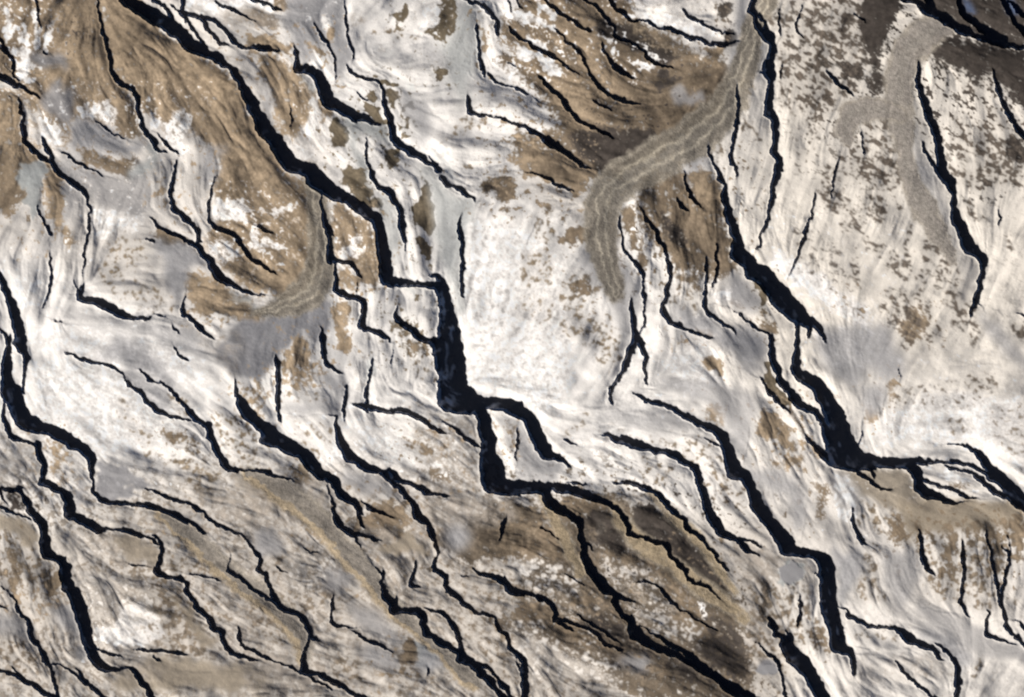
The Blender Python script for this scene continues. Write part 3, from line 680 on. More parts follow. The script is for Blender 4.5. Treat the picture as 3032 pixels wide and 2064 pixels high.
dkb .75 3 A3|30,1310 160,1300 260,1500 100,1480
mud .7 5 A3|1960,1180 2301,1190 2330,1400 2100,1290
spk .7 3 A3|2060,1300 2320,1300 2320,1480 2120,1480
brn .9 2 A3|2200,1340 2270,1330 2270,1390 2220,1390
mix .8 4 A3|1700,1280 2060,1360 2200,1560 1900,1560 1740,1420
mud .9 3 A4|0,60 200,120 340,210 350,360 200,280 0,180
brn .7 3 A4|60,480 130,280 170,300 160,560 150,820 60,640
spk .8 5 A4|-60,200 200,260 380,480 500,480 540,700 500,760 300,640 -60,640
brn .85 2 A4|390,560 500,540 530,640 500,760 400,780
tan .85 2 A4|400,800 520,760 500,820 400,870 340,880
tan .6 2 A4|150,650 190,660 220,820 170,820
grey .8 4 A4|430,860 600,800 680,940 700,1100 520,1060 460,920
grey .7 5 A4|-60,880 140,940 240,1020 260,1180 120,1100 -60,1060
spk .7 4 A4|-60,1060 240,1160 370,1300 320,1420 -60,1320
grey .7 3 A4|620,1150 770,1250 780,1340 660,1280
mix .95 4 A4|760,240 1200,250 1380,330 1360,520 1200,500 1000,460 820,420 700,360
mud .8 4 A4|960,220 1200,270 1370,360 1340,500 1100,460
spk .8 5 A4|460,150 800,200 920,360 600,420 440,300
spk .85 5 A4|640,470 1340,530 1500,640 1560,740 1340,760 1100,760 900,640
spk .95 4 A4|820,700 1240,640 1340,860 1300,1000 1000,1000 820,880
spk .95 4 A4|1240,760 1600,760 1700,1000 1800,1240 1700,1290 1440,1240 1400,1100 1300,900
snow .9 3 A4|1000,880 1220,820 1320,900 1400,1100 1200,1190 860,1180 800,1000 960,1040
brn .6 3 A4|1380,740 1500,760 1600,880 1560,960 1420,860
mud .9 3 A4|1440,700 1560,800 1680,960 1820,1160 1860,1240 1720,1200 1600,960 1500,820
mud .9 5 A4|1000,1400 1400,1270 1600,1270 2301,1390 2301,1560 940,1560
mix .6 4 A4|860,1270 1160,1290 1400,1400 1300,1500 1040,1460
spk .8 4 A4|1400,420 1720,380 1880,520 1860,600 1500,560
spk .6 5 A4|1600,720 1860,780 2060,1000 1900,980 1700,860
mix .7 5 A4|1300,20 1700,200 1960,480 1880,560 1700,460 1500,260 1180,150
tan .6 3 A4|1380,120 1500,140 1580,210 1500,210
mix .5 5 A4|2060,860 2301,960 2301,1240 2060,1160
mix .85 5 B4|-60,1210 400,1310 660,1470 560,1600 -60,1600
grey .7 3 B4|0,180 160,200 250,300 250,380 100,430 30,380
brn .6 3 B4|430,180 540,180 560,230 440,250
brn .6 4 B4|470,520 700,470 740,540 560,620 440,620
spk .8 5 B4|260,360 700,420 760,520 500,760 200,720 160,520
spk .7 5 B4|200,760 680,640 840,680 800,860 640,760 560,900 400,900
grey .6 4 B4|600,540 780,500 860,620 720,760 620,700
grey .6 4 B4|790,780 1000,900 1260,1080 1260,1200 1100,1140 900,1020 820,940
brn .85 1.5 B4|1290,1130 1400,1110 1400,1220 1380,1320 1280,1360 1200,1300 1280,1240
ice .9 1.5 B4|1400,1150 1460,1150 1560,1260 1500,1370 1420,1330 1390,1260
grey .7 4 B4|880,1180 1160,1220 1260,1360 1080,1380 940,1300
brn .7 4 B4|1100,1400 1380,1340 1360,1420 1160,1440
spk .8 5 B4|660,1340 880,1320 1000,1560 660,1460
brn .85 4 B4|940,80 1060,80 1180,190 1060,220 960,180
mix .95 6 B4|900,220 1280,80 1500,160 1520,480 1300,520 1060,480 920,330
brn .6 4 B4|1220,40 1350,60 1300,280 1200,300
mud .9 3 B4|1060,400 1500,400 1300,200
mix .8 5 B3|1400,760 1960,680 1960,1260 1860,1360 1500,1380 1420,1200 1500,1060 1380,920
tan .5 4 B3|1590,940 1700,950 1680,1040 1560,1020
brn .6 3 B3|1420,1100 1740,1120 1720,1240 1560,1220
snow .8 2 B3|1520,1100 1580,1070 1640,1120 1540,1130
mix .9 5 B3|1480,1360 2240,1360 2240,1600 1440,1600
spk .6 4 B3|1220,600 1320,580 1560,440 1480,560 1300,640
mix .5 5 B3|1440,600 1920,640 1900,860 1560,700
spk .7 4 B3|1180,800 1400,860 1560,960 1400,1080 1300,900
brn .7 3 B3|1190,820 1380,860 1560,960 1500,980 1300,880
spk .7 4 B3|250,420 500,440 620,480 560,560 260,480
spk .6 4 B3|300,680 660,760 660,960 500,1000 380,860
grey .7 4 B3|760,1120 980,1180 1140,1220 1260,1340 1180,1380 960,1300 800,1260
brn .7 4 B3|280,1100 400,1060 500,1180 460,1260 340,1220
mud .6 5 B3|360,1060 440,1060 500,1160 440,1180
mix .85 6 B3|-60,1170 380,1260 560,1200 640,1340 680,1560 -60,1560
brn .8 4 B3|1060,1400 1240,1380 1340,1480 1320,1600 1140,1600 940,1560
spk .7 5 B3|900,1380 1200,1340 1180,1440 960,1420
spk .5 4 B3|1320,60 1540,100 1560,400 1400,340 1280,160
brn .5 4 B3|1280,20 1500,40 1540,140 1340,140
grey .7 4 B3|240,560 700,560 760,620 640,660 300,640
grey .8 4 B3|540,300 760,320 800,420 780,580 700,520 600,400
grey .6 5 B3|0,0 190,0 180,200 60,180
grey .6 3 C3|110,740 240,960 280,1010 480,1060 420,1220 300,1250 200,1200 90,1190 70,900
tan .4 3 C3|0,680 120,720 80,900 0,1000
brn .9 5 C4|-60,140 250,130 440,300 620,460 640,540 500,460 300,440 100,480 -60,440
spk .8 4 C4|20,180 260,180 300,300 100,300 0,420
brn .9 4 C4|240,0 420,60 560,260 640,440 600,480 440,300
dkb .9 4 C4|640,120 680,60 830,0 900,100 980,220 1060,380 960,380 760,300 700,320
spk .7 3 C4|660,130 860,90 880,220 740,290 680,240
mix .5 3 C4|740,60 840,80 860,200 760,220
dkb .95 4 C4|1060,0 1300,0 1480,160 1700,390 1800,560 1900,720 1740,700 1540,530 1420,440 1420,330 1240,270 1060,220 1040,120
brn .8 4 C4|700,420 860,350 1080,400 1300,490 1480,640 1640,800 1740,900 1540,740 1360,600 1100,500 880,460
spk .95 5 C4|760,440 1100,420 1300,560 1280,640 1100,620 860,560
spk .9 5 C4|960,660 1260,660 1480,880 1400,920 1160,830 1000,780
brn .9 5 C4|1310,620 1500,680 1700,880 1800,1060 1640,980 1480,860 1340,720
snow .8 2 C4|1580,780 1640,800 1720,900 1680,970 1610,880
brn .9 5 C4|1400,900 1540,880 1800,1060 2060,1200 2110,1500 1860,1500 1700,1240 1500,1080 1360,1000
spk .95 5 C4|1130,900 1400,920 1660,1000 1720,1140 1540,1160 1400,1140 1240,1060 1150,1020
dkb .7 5 C4|1700,1050 2070,1120 2110,1500 1900,1500 1640,1240 1500,1200
dkb .7 5 C4|1660,880 1900,1000 2080,1150 1980,1140 1760,1040
brn .9 4 C4|260,820 400,860 500,960 700,1050 980,1200 1180,1280 900,1240 700,1200 480,1100 240,920
tan .5 3 C4|780,940 960,930 1040,1000 1020,1100 1180,1220 1360,1290 1200,1260 900,1060
dkb .7 4 C4|600,1000 760,900 1000,960 1030,1100 1300,1280 1100,1240 860,1080
spk .9 5 C4|380,560 700,560 800,740 900,880 760,960 560,860 440,760
brn .7 4 C4|440,720 720,740 760,860 600,860
spk .9 5 C4|60,740 400,860 380,920 120,860
brn .8 4 C4|40,860 240,860 380,980 300,980 140,960 20,1100
spk .95 5 C4|-60,860 300,960 440,1100 440,1460 -60,1460
spk .9 5 C4|440,1060 760,1220 1160,1290 1440,1300 1560,1400 1600,1480 440,1480
grey .8 4 C4|940,1260 1180,1290 1220,1330 1180,1400 1040,1380
dkb .7 3 C4|880,1240 950,1250 920,1400 870,1340
brn .6 4 C4|1200,1300 1360,1300 1440,1420 1300,1480 1200,1380
dkb .8 5 C4|1360,1260 1500,1310 1700,1500 1500,1500
mix .8 6 C4|1900,230 2200,380 2301,460 2260,700 2160,760 2040,620 1920,400
spk .8 5 C4|2130,700 2300,700 2330,1100 2120,1050
dkb .8 3 C4|2170,700 2240,700 2220,980 2160,980
mix .9 4 C4|2060,740 2130,760 2160,1080 2110,1180
spk .85 6 D4|-60,640 420,640 560,900 640,1100 740,1230 400,1200 200,1460 -60,1460
mix .6 5 D4|-60,320 240,420 500,480 560,640 500,880 380,640 200,620 -60,640
brn .7 3 D4|420,1090 560,1040 640,1180 520,1190
ice .9 1.5 D4|200,560 300,470 360,460 450,550 420,620 320,660 240,640
pool .9 3 D4|30,1380 90,1320 180,1330 220,1380 170,1430 70,1430
mud .95 5 D4|1200,-60 2300,-60 2340,80 2200,60 2160,180 1960,140 1900,200 1780,160 1650,230 1480,200 1300,300 1270,120
brn .8 3 D4|1360,110 1420,110 1425,420 1385,420
brn .8 3 D4|1475,110 1525,110 1532,330 1498,330
brn .8 3 D4|1595,110 1685,110 1682,640 1628,640
brn .8 3 D4|1720,110 1760,110 1770,600 1740,600
brn .8 3 D4|1825,110 1895,110 1897,560 1853,560
brn .8 3 D4|1950,110 2020,110 2022,620 1978,620
brn .8 3 D4|2030,110 2090,110 2095,560 2055,560
brn .8 3 D4|2115,110 2165,110 2172,520 2138,520
brn .8 3 D4|2200,110 2300,110 2295,480 2235,480
brn .85 3 D4|2160,80 2300,60 2300,260 2200,400 2160,300
brn .8 4 D4|1980,120 2080,160 2150,420 2120,560 2040,540 2000,350
spk .8 4 D4|1490,200 1980,140 2040,600 2060,900 1900,860 1660,820 1500,700 1420,420
brn .7 3 D4|1640,260 1740,260 1760,420 1640,440 1600,680 1540,700 1560,500
spk .8 4 D4|1800,440 2030,560 2060,680 1820,680
brn .8 3 D4|1170,100 1260,60 1300,260 1230,330 1130,280
spk .6 4 D4|860,0 1180,60 1130,240 960,220
spk .8 4 D4|900,420 1080,360 1060,560 1120,760 1060,820 860,760 860,600
spk .8 3 D4|1190,460 1260,520 1250,620 1200,600
grey .85 3 D4|620,160 760,420 920,330 900,560 800,780 820,860 700,800 700,520 640,320
grey .6 4 D4|1080,400 1360,340 1440,500 1320,760 1220,900 1160,800 1100,560
pool .4 5 D4|1360,830 1700,900 1960,1080 2340,1200 2340,1360 2000,1280 1800,1180 1640,1140 1500,1000 1400,920
grey .8 4 D4|1330,1000 1640,1100 1840,1240 1800,1500 1740,1350 1560,1180 1420,1130
spk .4 3 D4|1820,1220 1960,1260 1960,1460 1800,1440
spk .6 3 D4|2160,720 2240,820 2160,900
mix .5 4 D4|1140,1250 1600,1280 1700,1460 1340,1460
mix .3 6 D4|840,1260 1240,1360 1300,1500 840,1500
spk .5 4 D4|820,1040 1260,1060 1240,1140 860,1140
grey .7 4 D3|-60,1100 240,1120 440,1320 440,1440 420,1640 340,1600 300,1400 140,1260 -60,1260
spw .75 5 C4|40,440 300,420 640,540 620,760 300,700 60,600
spw .9 5 C4|0,420 260,400 300,560 100,600 0,560
spw .7 5 C4|740,440 1080,430 1240,560 1100,640 860,560
spw .9 5 C4|1100,640 1300,700 1460,860 1200,850
spw .95 5 C4|1140,900 1420,920 1660,1020 1700,1150 1500,1160 1240,1060
spw .9 5 C4|40,960 280,950 440,1120 440,1460 60,1460
spw .9 5 C4|440,1180 760,1250 1000,1300 1000,1470 440,1470
spw .7 5 C4|600,1050 760,1100 800,1190 640,1160
dkb .7 4 C4|640,130 700,60 830,0 900,90 860,130 740,180
dkb .75 4 C4|720,330 960,330 1060,390 980,400 800,380 720,430
spw .6 5 B4|300,380 720,430 740,500 480,740 200,700
spk .7 6 B4|-60,800 200,900 440,1050 380,1200 200,1180 -60,1000
spk .7 6 A4|1000,640 1500,700 1560,900 1700,1240 1300,1260 1060,1000
spw .8 6 A4|420,180 800,230 900,420 620,440 440,380
spw .7 6 A4|640,520 1280,620 1320,760 1240,1000 1000,1180 820,900
spk .8 6 D1|400,-60 900,-60 940,420 860,860 200,860 240,330
spk .8 6 D1|1650,1000 2301,1000 2301,1560 1750,1560
dkb .6 6 D1|1450,400 2050,430 2000,540 1900,780 1850,620 1740,700 1660,560 1560,620 1500,480
tan .8 3 C2|-60,-100 200,-120 450,-60 640,60 640,200 560,240 420,120 180,20
grey .85 3 F|948,1478 966,1464 1000,1490 1006,1508 978,1530 956,1524 946,1502
grey .9 5 F|1012,1195 1040,1178 1065,1200 1062,1235 1040,1255 1015,1236
brn .6 1.5 A2|2060,300 2190,323 2060,330
snow .5 1.5 A2|2060,334 2190,337 2060,350
brn .6 1.5 A2|2110,345 2260,361 2110,362
snow .5 1.5 A2|2110,366 2260,375 2110,382
brn .6 1.5 A2|2140,395 2280,410 2140,410
snow .5 1.5 A2|2140,414 2280,424 2140,430
brn .6 1.5 A2|2160,455 2300,470 2160,470
snow .5 1.5 A2|2160,474 2300,484 2160,490
brn .6 1.5 A2|2150,520 2330,538 2150,540
snow .5 1.5 A2|2150,544 2330,552 2150,560
brn .6 1.5 A2|2180,600 2340,619 2180,622
snow .5 1.5 A2|2180,626 2340,633 2180,642
brn .6 1.5 A2|2200,690 2350,706 2200,706
snow .5 1.5 A2|2200,710 2350,720 2200,726
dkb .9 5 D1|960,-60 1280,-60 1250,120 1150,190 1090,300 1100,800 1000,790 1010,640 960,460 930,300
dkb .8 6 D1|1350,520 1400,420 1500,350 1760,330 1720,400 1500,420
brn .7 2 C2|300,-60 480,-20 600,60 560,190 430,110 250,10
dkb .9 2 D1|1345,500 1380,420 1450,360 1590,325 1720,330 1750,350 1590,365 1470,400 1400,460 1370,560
"""
# glaciers: name | kind of debris | centreline F x,y,w | label
GL = [
("mor", "F|1745,-20,50 1712,60,44 1690,150,50 1668,200,62 1640,255,80 1590,300,88 1530,340,84 1470,375,84 1420,400,82 1385,430,78 1366,470,74 1362,520,68 1370,570,62 1382,620,50 1398,670,34"),
("mor", "F|706,385,34 718,430,46 727,500,52 728,560,56 726,620,66 704,662,68 658,688,58 600,708,26 575,712,8"),
("tmor","F|2140,62,50 2100,80,76 2066,110,76 2044,160,64 2040,230,60 2042,290,56 2054,350,32 2068,420,42 2095,470,54 2128,530,40 2160,590,18"),
("tmor","F|2040,262,40 1990,246,46 1935,258,60 1918,295,44 1920,322,20"),
("tstmor","F|560,1070,26 630,1110,50 690,1150,56 740,1200,50 800,1265,48 870,1355,44 940,1420,36 1000,1475,34 1070,1545,36"),
("stmor","F|370,1165,26 440,1225,40 510,1290,44 590,1350,50 650,1400,50 690,1450,44 690,1490,30"),
("tstrip","F|1228,1125,16 1255,1170,26 1290,1240,30 1318,1300,20"),
("tstrip","F|1390,1145,20 1418,1195,34 1470,1245,44 1530,1285,34 1580,1325,40 1640,1365,36 1695,1410,26"),
("tstrip","F|1480,1120,22 1540,1180,26 1600,1240,30 1640,1300,24 1665,1340,16"),
]
NIT = 12
LAKES = [
 "1768,1290 1784,1276 1800,1275 1822,1290 1826,1306 1808,1318 1790,1326 1770,1316",
 "1712,1520 1730,1508 1756,1506 1770,1518 1756,1530 1728,1532",
]
LINFO = [
 "smooth pale grey frozen lake right of the brown hills, beside the broad dark cliff shadow",
 "small oval grey frozen lake near the bottom edge, right of the darkest brown hill",
]
GINFO = [
 ("glacier", "broad brown rubble-covered glacier with dark and light stripes, bending through the upper middle", "glacier", "rubble-covered glaciers"),
 ("glacier", "curved rubble-covered glacier at the foot of the fan-shaped tan slope, on the left", "glacier", "rubble-covered glaciers"),
 ("glacier", "pale beige glacier widening at its top, right of the dark speckled slope", "glacier", "rubble-covered glaciers"),
 ("glacier", "short pale grey side glacier joining the beige upper-right glacier from the left", "glacier", "rubble-covered glaciers"),
 ("glacier", "long straight grey glacier with a tan edge, running diagonally to the bottom edge", "glacier", "rubble-covered glaciers"),
 ("glacier", "thin greyish glacier with a tan stripe running diagonally through the lower left", "glacier", "rubble-covered glaciers"),
 ("gravel_slope", "narrow sandy strip left of the dark shadow that drops from the central cliff", "gravel slope", "sandy strips in the brown hills"),
 ("gravel_slope", "longest sandy strip winding between the dark brown hills at the lower centre", "gravel slope", "sandy strips in the brown hills"),
 ("gravel_slope", "straight sandy strip along the upper right edge of the dark brown hills", "gravel slope", "sandy strips in the brown hills"),
]
# ------------------------------------------------------------------ rasterising helpers
STEP = 0.8
X0, X1, Y0, Y1 = -140.0, 1164.0, -130.0, 827.0
GX = np.arange(X0, X1 + 0.01, STEP).astype(np.float32)
GY = np.arange(Y0, Y1 + 0.01, STEP).astype(np.float32)
NX, NY = len(GX), len(GY)
XX, YY = np.meshgrid(GX, GY)
SRC = 3032.0 / 1024.0
COL = {'A': 0, 'B': 750, 'C': 1500, 'D': 2232}
ROW = {'1': 0, '2': 500, '3': 1000, '4': 1500}


def to_px(crop, x, y):
    if crop == 'F':
        return x * 1.30465 / SRC, y * 1.30465 / SRC
    k = 1 / 2.87625
    return (COL[crop[0]] + x * k) / SRC, (ROW[crop[1]] + y * k) / SRC


def wscale(crop):
    return (1.30465 if crop == 'F' else 1 / 2.87625) / SRC


def parse(crop, txt):
    out = []
    for t in txt.split():
        v = [float(a) for a in t.split(',')]
        x, y = to_px(crop, v[0], v[1])
        out.append((x, y) + tuple(a * wscale(crop) for a in v[2:]))
    return out


def box(xa, xb, ya, yb):
    i0 = max(0, int((ya - Y0) / STEP)); i1 = min(NY, int((yb - Y0) / STEP) + 2)
    j0 = max(0, int((xa - X0) / STEP)); j1 = min(NX, int((xb - X0) / STEP) + 2)
    return i0, i1, j0, j1


def stroke(mask, pts, XW, YW, soft=0.8, amp=None, cross=None, best=None):
    """variable-width stroke: mask = max(mask, coverage)"""
    for (xa, ya, wa), (xb, yb, wb) in zip(pts[:-1], pts[1:]):
        m = max(wa, wb) / 2 + 6
        i0, i1, j0, j1 = box(min(xa, xb) - m, max(xa, xb) + m, min(ya, yb) - m, max(ya, yb) + m)
        if i1 <= i0 or j1 <= j0:
            continue
        X = XW[i0:i1, j0:j1]; Y = YW[i0:i1, j0:j1]
        dx, dy = xb - xa, yb - ya
        L2 = dx * dx + dy * dy + 1e-6
        t = np.clip(((X - xa) * dx + (Y - ya) * dy) / L2, 0, 1)
        d = np.hypot(X - xa - t * dx, Y - ya - t * dy)
        w = wa + (wb - wa) * t
        c = np.clip((w / 2 - d) / soft + 0.5, 0, 1)
        if amp is not None:
            c = c * np.clip(w / amp, 0.15, 1.0)
        sub = mask[i0:i1, j0:j1]
        if cross is not None:
            r = d / np.maximum(w / 2, 1e-3)
            sg = np.sign((X - xa) * dy - (Y - ya) * dx)
            b = best[i0:i1, j0:j1]
            better = r < b
            b[better] = r[better]
            cr = cross[i0:i1, j0:j1]
            v = sg * d
            cr[better] = v[better]
        np.maximum(sub, c, out=sub)


def polymask(pts, XW, YW, pad=8):
    xs = [p[0] for p in pts]; ys = [p[1] for p in pts]
    i0, i1, j0, j1 = box(min(xs) - pad, max(xs) + pad, min(ys) - pad, max(ys) + pad)
    m = np.zeros((max(i1 - i0, 0), max(j1 - j0, 0)), np.float32)
    if m.size == 0:
        return None
    X = XW[i0:i1, j0:j1]; Y = YW[i0:i1, j0:j1]
    ins = np.zeros(m.shape, bool)
    n = len(pts)
    for a in range(n):
        xa, ya = pts[a][:2]; xb, yb = pts[(a + 1) % n][:2]
        if ya == yb:
            continue
        cond = (ya > Y) != (yb > Y)
        xi = (xb - xa) * (Y - ya) / (yb - ya) + xa
        ins ^= cond & (X < xi)
    m[ins] = 1
    return m, (i0, i1, j0, j1)


def blur1(a, s):
    """separable gaussian, s in grid cells"""
    r = int(max(1, math.ceil(2.5 * s)))
    k = np.exp(-0.5 * (np.arange(-r, r + 1) / s) ** 2).astype(np.float32); k /= k.sum()
    for ax in (0, 1):
        p = [(0, 0), (0, 0)]; p[ax] = (r, r)
        b = np.pad(a, p, mode='edge')
        o = np.zeros_like(a)
        n = a.shape[ax]
        for q, kk in enumerate(k):
            o += kk * (b[q:q + n] if ax == 0 else b[:, q:q + n])
        a = o
    return a


KX = (2 * np.pi * np.fft.rfftfreq(NX, STEP)).astype(np.float32)[None, :]
KY = (2 * np.pi * np.fft.fftfreq(NY, STEP)).astype(np.float32)[:, None]
K = np.sqrt(KX ** 2 + KY ** 2); K[0, 0] = 1


def gnoise(seed, lo, hi, beta=1.0, ang=None, ratio=1.0):
    """band-limited gaussian noise; wavelengths lo..hi px, optionally stretched along ang"""
    rng = np.random.RandomState(seed)
    f = np.fft.rfft2(rng.randn(NY, NX).astype(np.float32))
    if ang is None:
        kk = K
    else:
        a = KX * math.cos(ang) + KY * math.sin(ang)
        b = -KX * math.sin(ang) + KY * math.cos(ang)
        kk = np.sqrt((a * ratio) ** 2 + b ** 2); kk[0, 0] = 1
    k0, k1 = 2 * np.pi / hi, 2 * np.pi / lo
    filt = np.where(kk < k0, (kk / k0) ** 2, (kk / k0) ** (-beta)) * np.exp(-(kk / k1) ** 2)
    n = np.fft.irfft2(f * filt, s=(NY, NX)).astype(np.float32)
    return (n - n.mean()) / n.std()


def sample(a, X, Y):
    fx = np.clip((X - X0) / STEP, 0, NX - 1.001); fy = np.clip((Y - Y0) / STEP, 0, NY - 1.001)
    ix = fx.astype(np.int32); iy = fy.astype(np.int32)
    tx = (fx - ix).astype(np.float32); ty = (fy - iy).astype(np.float32)
    return (a[iy, ix] * (1 - tx) + a[iy, ix + 1] * tx) * (1 - ty) + (a[iy + 1, ix] * (1 - tx) + a[iy + 1, ix + 1] * tx) * ty


def sst(x):
    x = np.clip(x, 0, 1)
    return x * x * (3 - 2 * x)


# ------------------------------------------------------------------ relief: where steep lee faces lie
wx = gnoise(1, 3, 22, 1.2); wy = gnoise(2, 3, 22, 1.2)
XS = XX + wx * 0.75; YS = YY + wy * 0.75
S = np.zeros((NY, NX), np.float32)
dirs = np.zeros((3, NY, NX), np.float32)     # orientation tensor for the drainage grain
ALLST = []
for crop, txt in SH.items():
    for line in txt.strip().split('\n'):
        pts = [(p[0], p[1], max(p[2] - 0.2, 0.7)) for p in parse(crop, line)]
        # ridges that reach the lower rim of the mapped ground run on past it
        if pts[-1][1] > 669 and len(pts) > 1:
            (xa, ya, wa), (xb, yb, wb) = pts[-2], pts[-1]
            L = math.hypot(xb - xa, yb - ya) + 1e-6
            dx, dy = (xb - xa) / L, max((yb - ya) / L, 0.35)
            pts.append((xb + dx * 16, yb + dy * 16, wb))
            pts.append((xb + dx * 30 + 6, yb + dy * 34, wb))
        # ridges die out: taper the free ends of the narrow ones
        if pts[-1][2] < 4.5 and len(pts) > 1:
            (xa, ya, wa), (xb, yb, wb) = pts[-2], pts[-1]
            L = math.hypot(xb - xa, yb - ya) + 1e-6
            e = 2.0 + wb * 2
            pts.append((xb + (xb - xa) / L * e, yb + (yb - ya) / L * e, 0.3))
        if pts[0][2] < 4.5 and len(pts) > 1:
            (xa, ya, wa), (xb, yb, wb) = pts[1], pts[0]
            L = math.hypot(xb - xa, yb - ya) + 1e-6
            e = 2.0 + wb * 2
            pts.insert(0, (xb + (xb - xa) / L * e, yb + (yb - ya) / L * e, 0.3))
        ALLST.append(pts)
        stroke(S, pts, XS, YS, soft=1.1, amp=2.5)
for crop, lst in SHP.items():
    for t in lst:
        pts = [to_px(crop, *[float(v) for v in p.split(',')]) for p in t.split()]
        r = polymask(pts, XS, YS)
        if r:
            m, (i0, i1, j0, j1) = r
            np.maximum(S[i0:i1, j0:j1], blur1(m, 0.7), out=S[i0:i1, j0:j1])

for pts in ALLST:
    for (xa, ya, wa), (xb, yb, wb) in zip(pts[:-1], pts[1:]):
        L = math.hypot(xb - xa, yb - ya)
        if L < 0.5:
            continue
        c, s = (xb - xa) / L, (yb - ya) / L
        n = max(1, int(L / 2))
        for q in range(n):
            x = xa + (xb - xa) * (q + .5) / n; y = ya + (yb - ya) * (q + .5) / n
            i = int((y - Y0) / STEP); j = int((x - X0) / STEP)
            if 0 <= i < NY and 0 <= j < NX:
                w = 1 + wa
                dirs[0, i, j] += w * (c * c - s * s); dirs[1, i, j] += w * 2 * c * s
T0 = np.zeros_like(dirs[:2])
for sg in (8, 24, 60):
    filt = np.exp(-0.5 * (K * sg) ** 2)
    for q in (0, 1):
        d = np.fft.irfft2(np.fft.rfft2(dirs[q]) * filt, s=(NY, NX))
        T0[q] += d / (np.abs(d).max()) * (1.0 if sg == 8 else 0.6)
T0[0] += 0.004; T0[1] += 0.012
th = 0.5 * np.arctan2(T0[1], T0[0]) + 0.13 * gnoise(5, 20, 90, 1.5)
TX, TY = np.cos(th).astype(np.float32), np.sin(th).astype(np.float32)


def lic(n, half, stp):
    acc = n.copy(); tot = 1.0
    for sgn in (1, -1):
        X = XX.copy(); Y = YY.copy()
        px, py = TX.copy(), TY.copy()
        for k in range(half):
            tx = sample(TX, X, Y); ty = sample(TY, X, Y)
            f = np.where(tx * px + ty * py < 0, -1, 1).astype(np.float32)
            tx = tx * f; ty = ty * f; px, py = tx, ty
            X += sgn * tx * stp; Y += sgn * ty * stp
            acc += sample(n, X, Y); tot += 1
    acc /= tot
    return (acc - acc.mean()) / acc.std()


L1 = lic(gnoise(11, 1.8, 5, 0.3), 4, 1.2)       # fine gullies
L2 = lic(gnoise(12, 4, 18, 0.9), 4, 2.2)        # spurs
L3 = lic(gnoise(13, 13, 50, 1.1), 7, 6.0)       # side ridges

# smooth (glacier / ice) areas carry little relief
SM = np.zeros((NY, NX), np.float32)
XA = XX + gnoise(21, 4, 40, 1.3) * 2.2; YA = YY + gnoise(22, 4, 40, 1.3) * 2.2
ALP = []
for line in AL.strip().split('\n'):
    hd, pl = line.split('|')
    cls, st, fe, crop = hd.split()
    pts = [to_px(crop, *[float(v) for v in p.split(',')]) for p in pl.split()]
    if len(pts) < 3:
        continue
    r = polymask(pts, XA, YA, pad=6 + 3.2 * float(fe))
    if r is None:
        continue
    m, bx = r
    m = blur1(m, float(fe) * (0.9 if cls in ('tan', 'brn', 'dkb') or (cls in ('grey', 'ice') and float(fe) > 1.7) else 0.5) / STEP)
    ALP.append((cls, float(st), m, bx))
    i0, i1, j0, j1 = bx
    if cls in ('ice', 'grey', 'mud', 'wbl', 'pool') or (cls == 'snow' and float(fe) >= 8):
        SM[i0:i1, j0:j1] = np.maximum(SM[i0:i1, j0:j1], m * {'snow': 0.6, 'grey': 0.75}.get(cls, 0.85))
    else:
        SM[i0:i1, j0:j1] *= (1 - 0.6 * m)

GLM = []
big0 = gnoise(23, 14, 60, 1.3); big1 = gnoise(24, 14, 60, 1.3)
for kind, spec in GL:
    crop, t = spec.split('|')
    pts = [(p[0], p[1], p[2] * 1.12) for p in parse(crop, t)]
    m = np.zeros((NY, NX), np.float32); cr = np.zeros((NY, NX), np.float32); be = np.full((NY, NX), 1e3, np.float32)
    WG = 1.3 if kind in ('mor', 'tmor', 'tstmor', 'stmor') else .8
    stroke(m, pts, XX + wx * WG * .6 + big0 * 0.9, YY + wy * WG * .6 + big1 * 0.9, soft=4.0, cross=cr, best=be)
    GLM.append((kind, m, cr, be))
    SM = np.maximum(SM, 0.75 * m)

RUG = sst((YY - 380) / 160) * sst((760 - XX) / 200)     # the lower left is the most broken ground
UX, UY = -math.sin(SUN_AZ), math.cos(SUN_AZ)     # away from the sun in picture axes (y down)


def shift(a, d):
    return sample(a, XX - UX * d, YY - UY * d)   # value found d px towards the sun


face = blur1(S, 5)
near = np.zeros_like(S)
for d in (3, 6, 10, 15):                         # windward side of every crest is steeper
    near += shift(face, -d) * (1.1 - d / 18)
near = np.clip(near, 0, 1.4) * (1 - S)
g = (0.02 + 0.17 * near * (1 - 0.5 * SM)) * (1 - S)
EASTF = sst((XX - 680) / 120) * sst((440 - YY) / 150)     # the broad bright faces on the right
g += (1 - S) * EASTF * 0.06
g += (1 - S) * (1 - 0.8 * SM) * (1 - 0.45 * EASTF) * (0.10 * gnoise(31, 18, 90, 1.3) + 0.04 * gnoise(32, 5, 22, 1.0, 0.6, 2.5) + 0.13 * L3 + 0.085 * lic(gnoise(15, 6, 24, 1.1), 5, 3.0))
lee = np.zeros_like(S)
for d in (5, 9, 14, 20):                         # the ground at the lee foot leans away from the sun
    lee += shift(face, d) * (1.1 - d / 26)
g -= 0.14 * np.clip(lee, 0, 1.2) * (1 - S) * (1 - near * 0.7)
LF = lic(gnoise(17, 4.0, 16, 0.8), 6, 2.4)      # fine side gullies, each a thin crease
crease = np.clip(LF - 1.0 + 0.35 * gnoise(18, 20, 90, 1.2), 0, 1.1)
g += (1 - S) * (1 - 0.75 * SM) * (0.6 + 0.1 * RUG) * (0.10 * np.clip(shift(crease, -2.5), 0, 1) - 0.36 * crease)
g += (1 - S) * SM * 0.03 * lic(gnoise(16, 5, 30, 1.2), 6, 4.0)
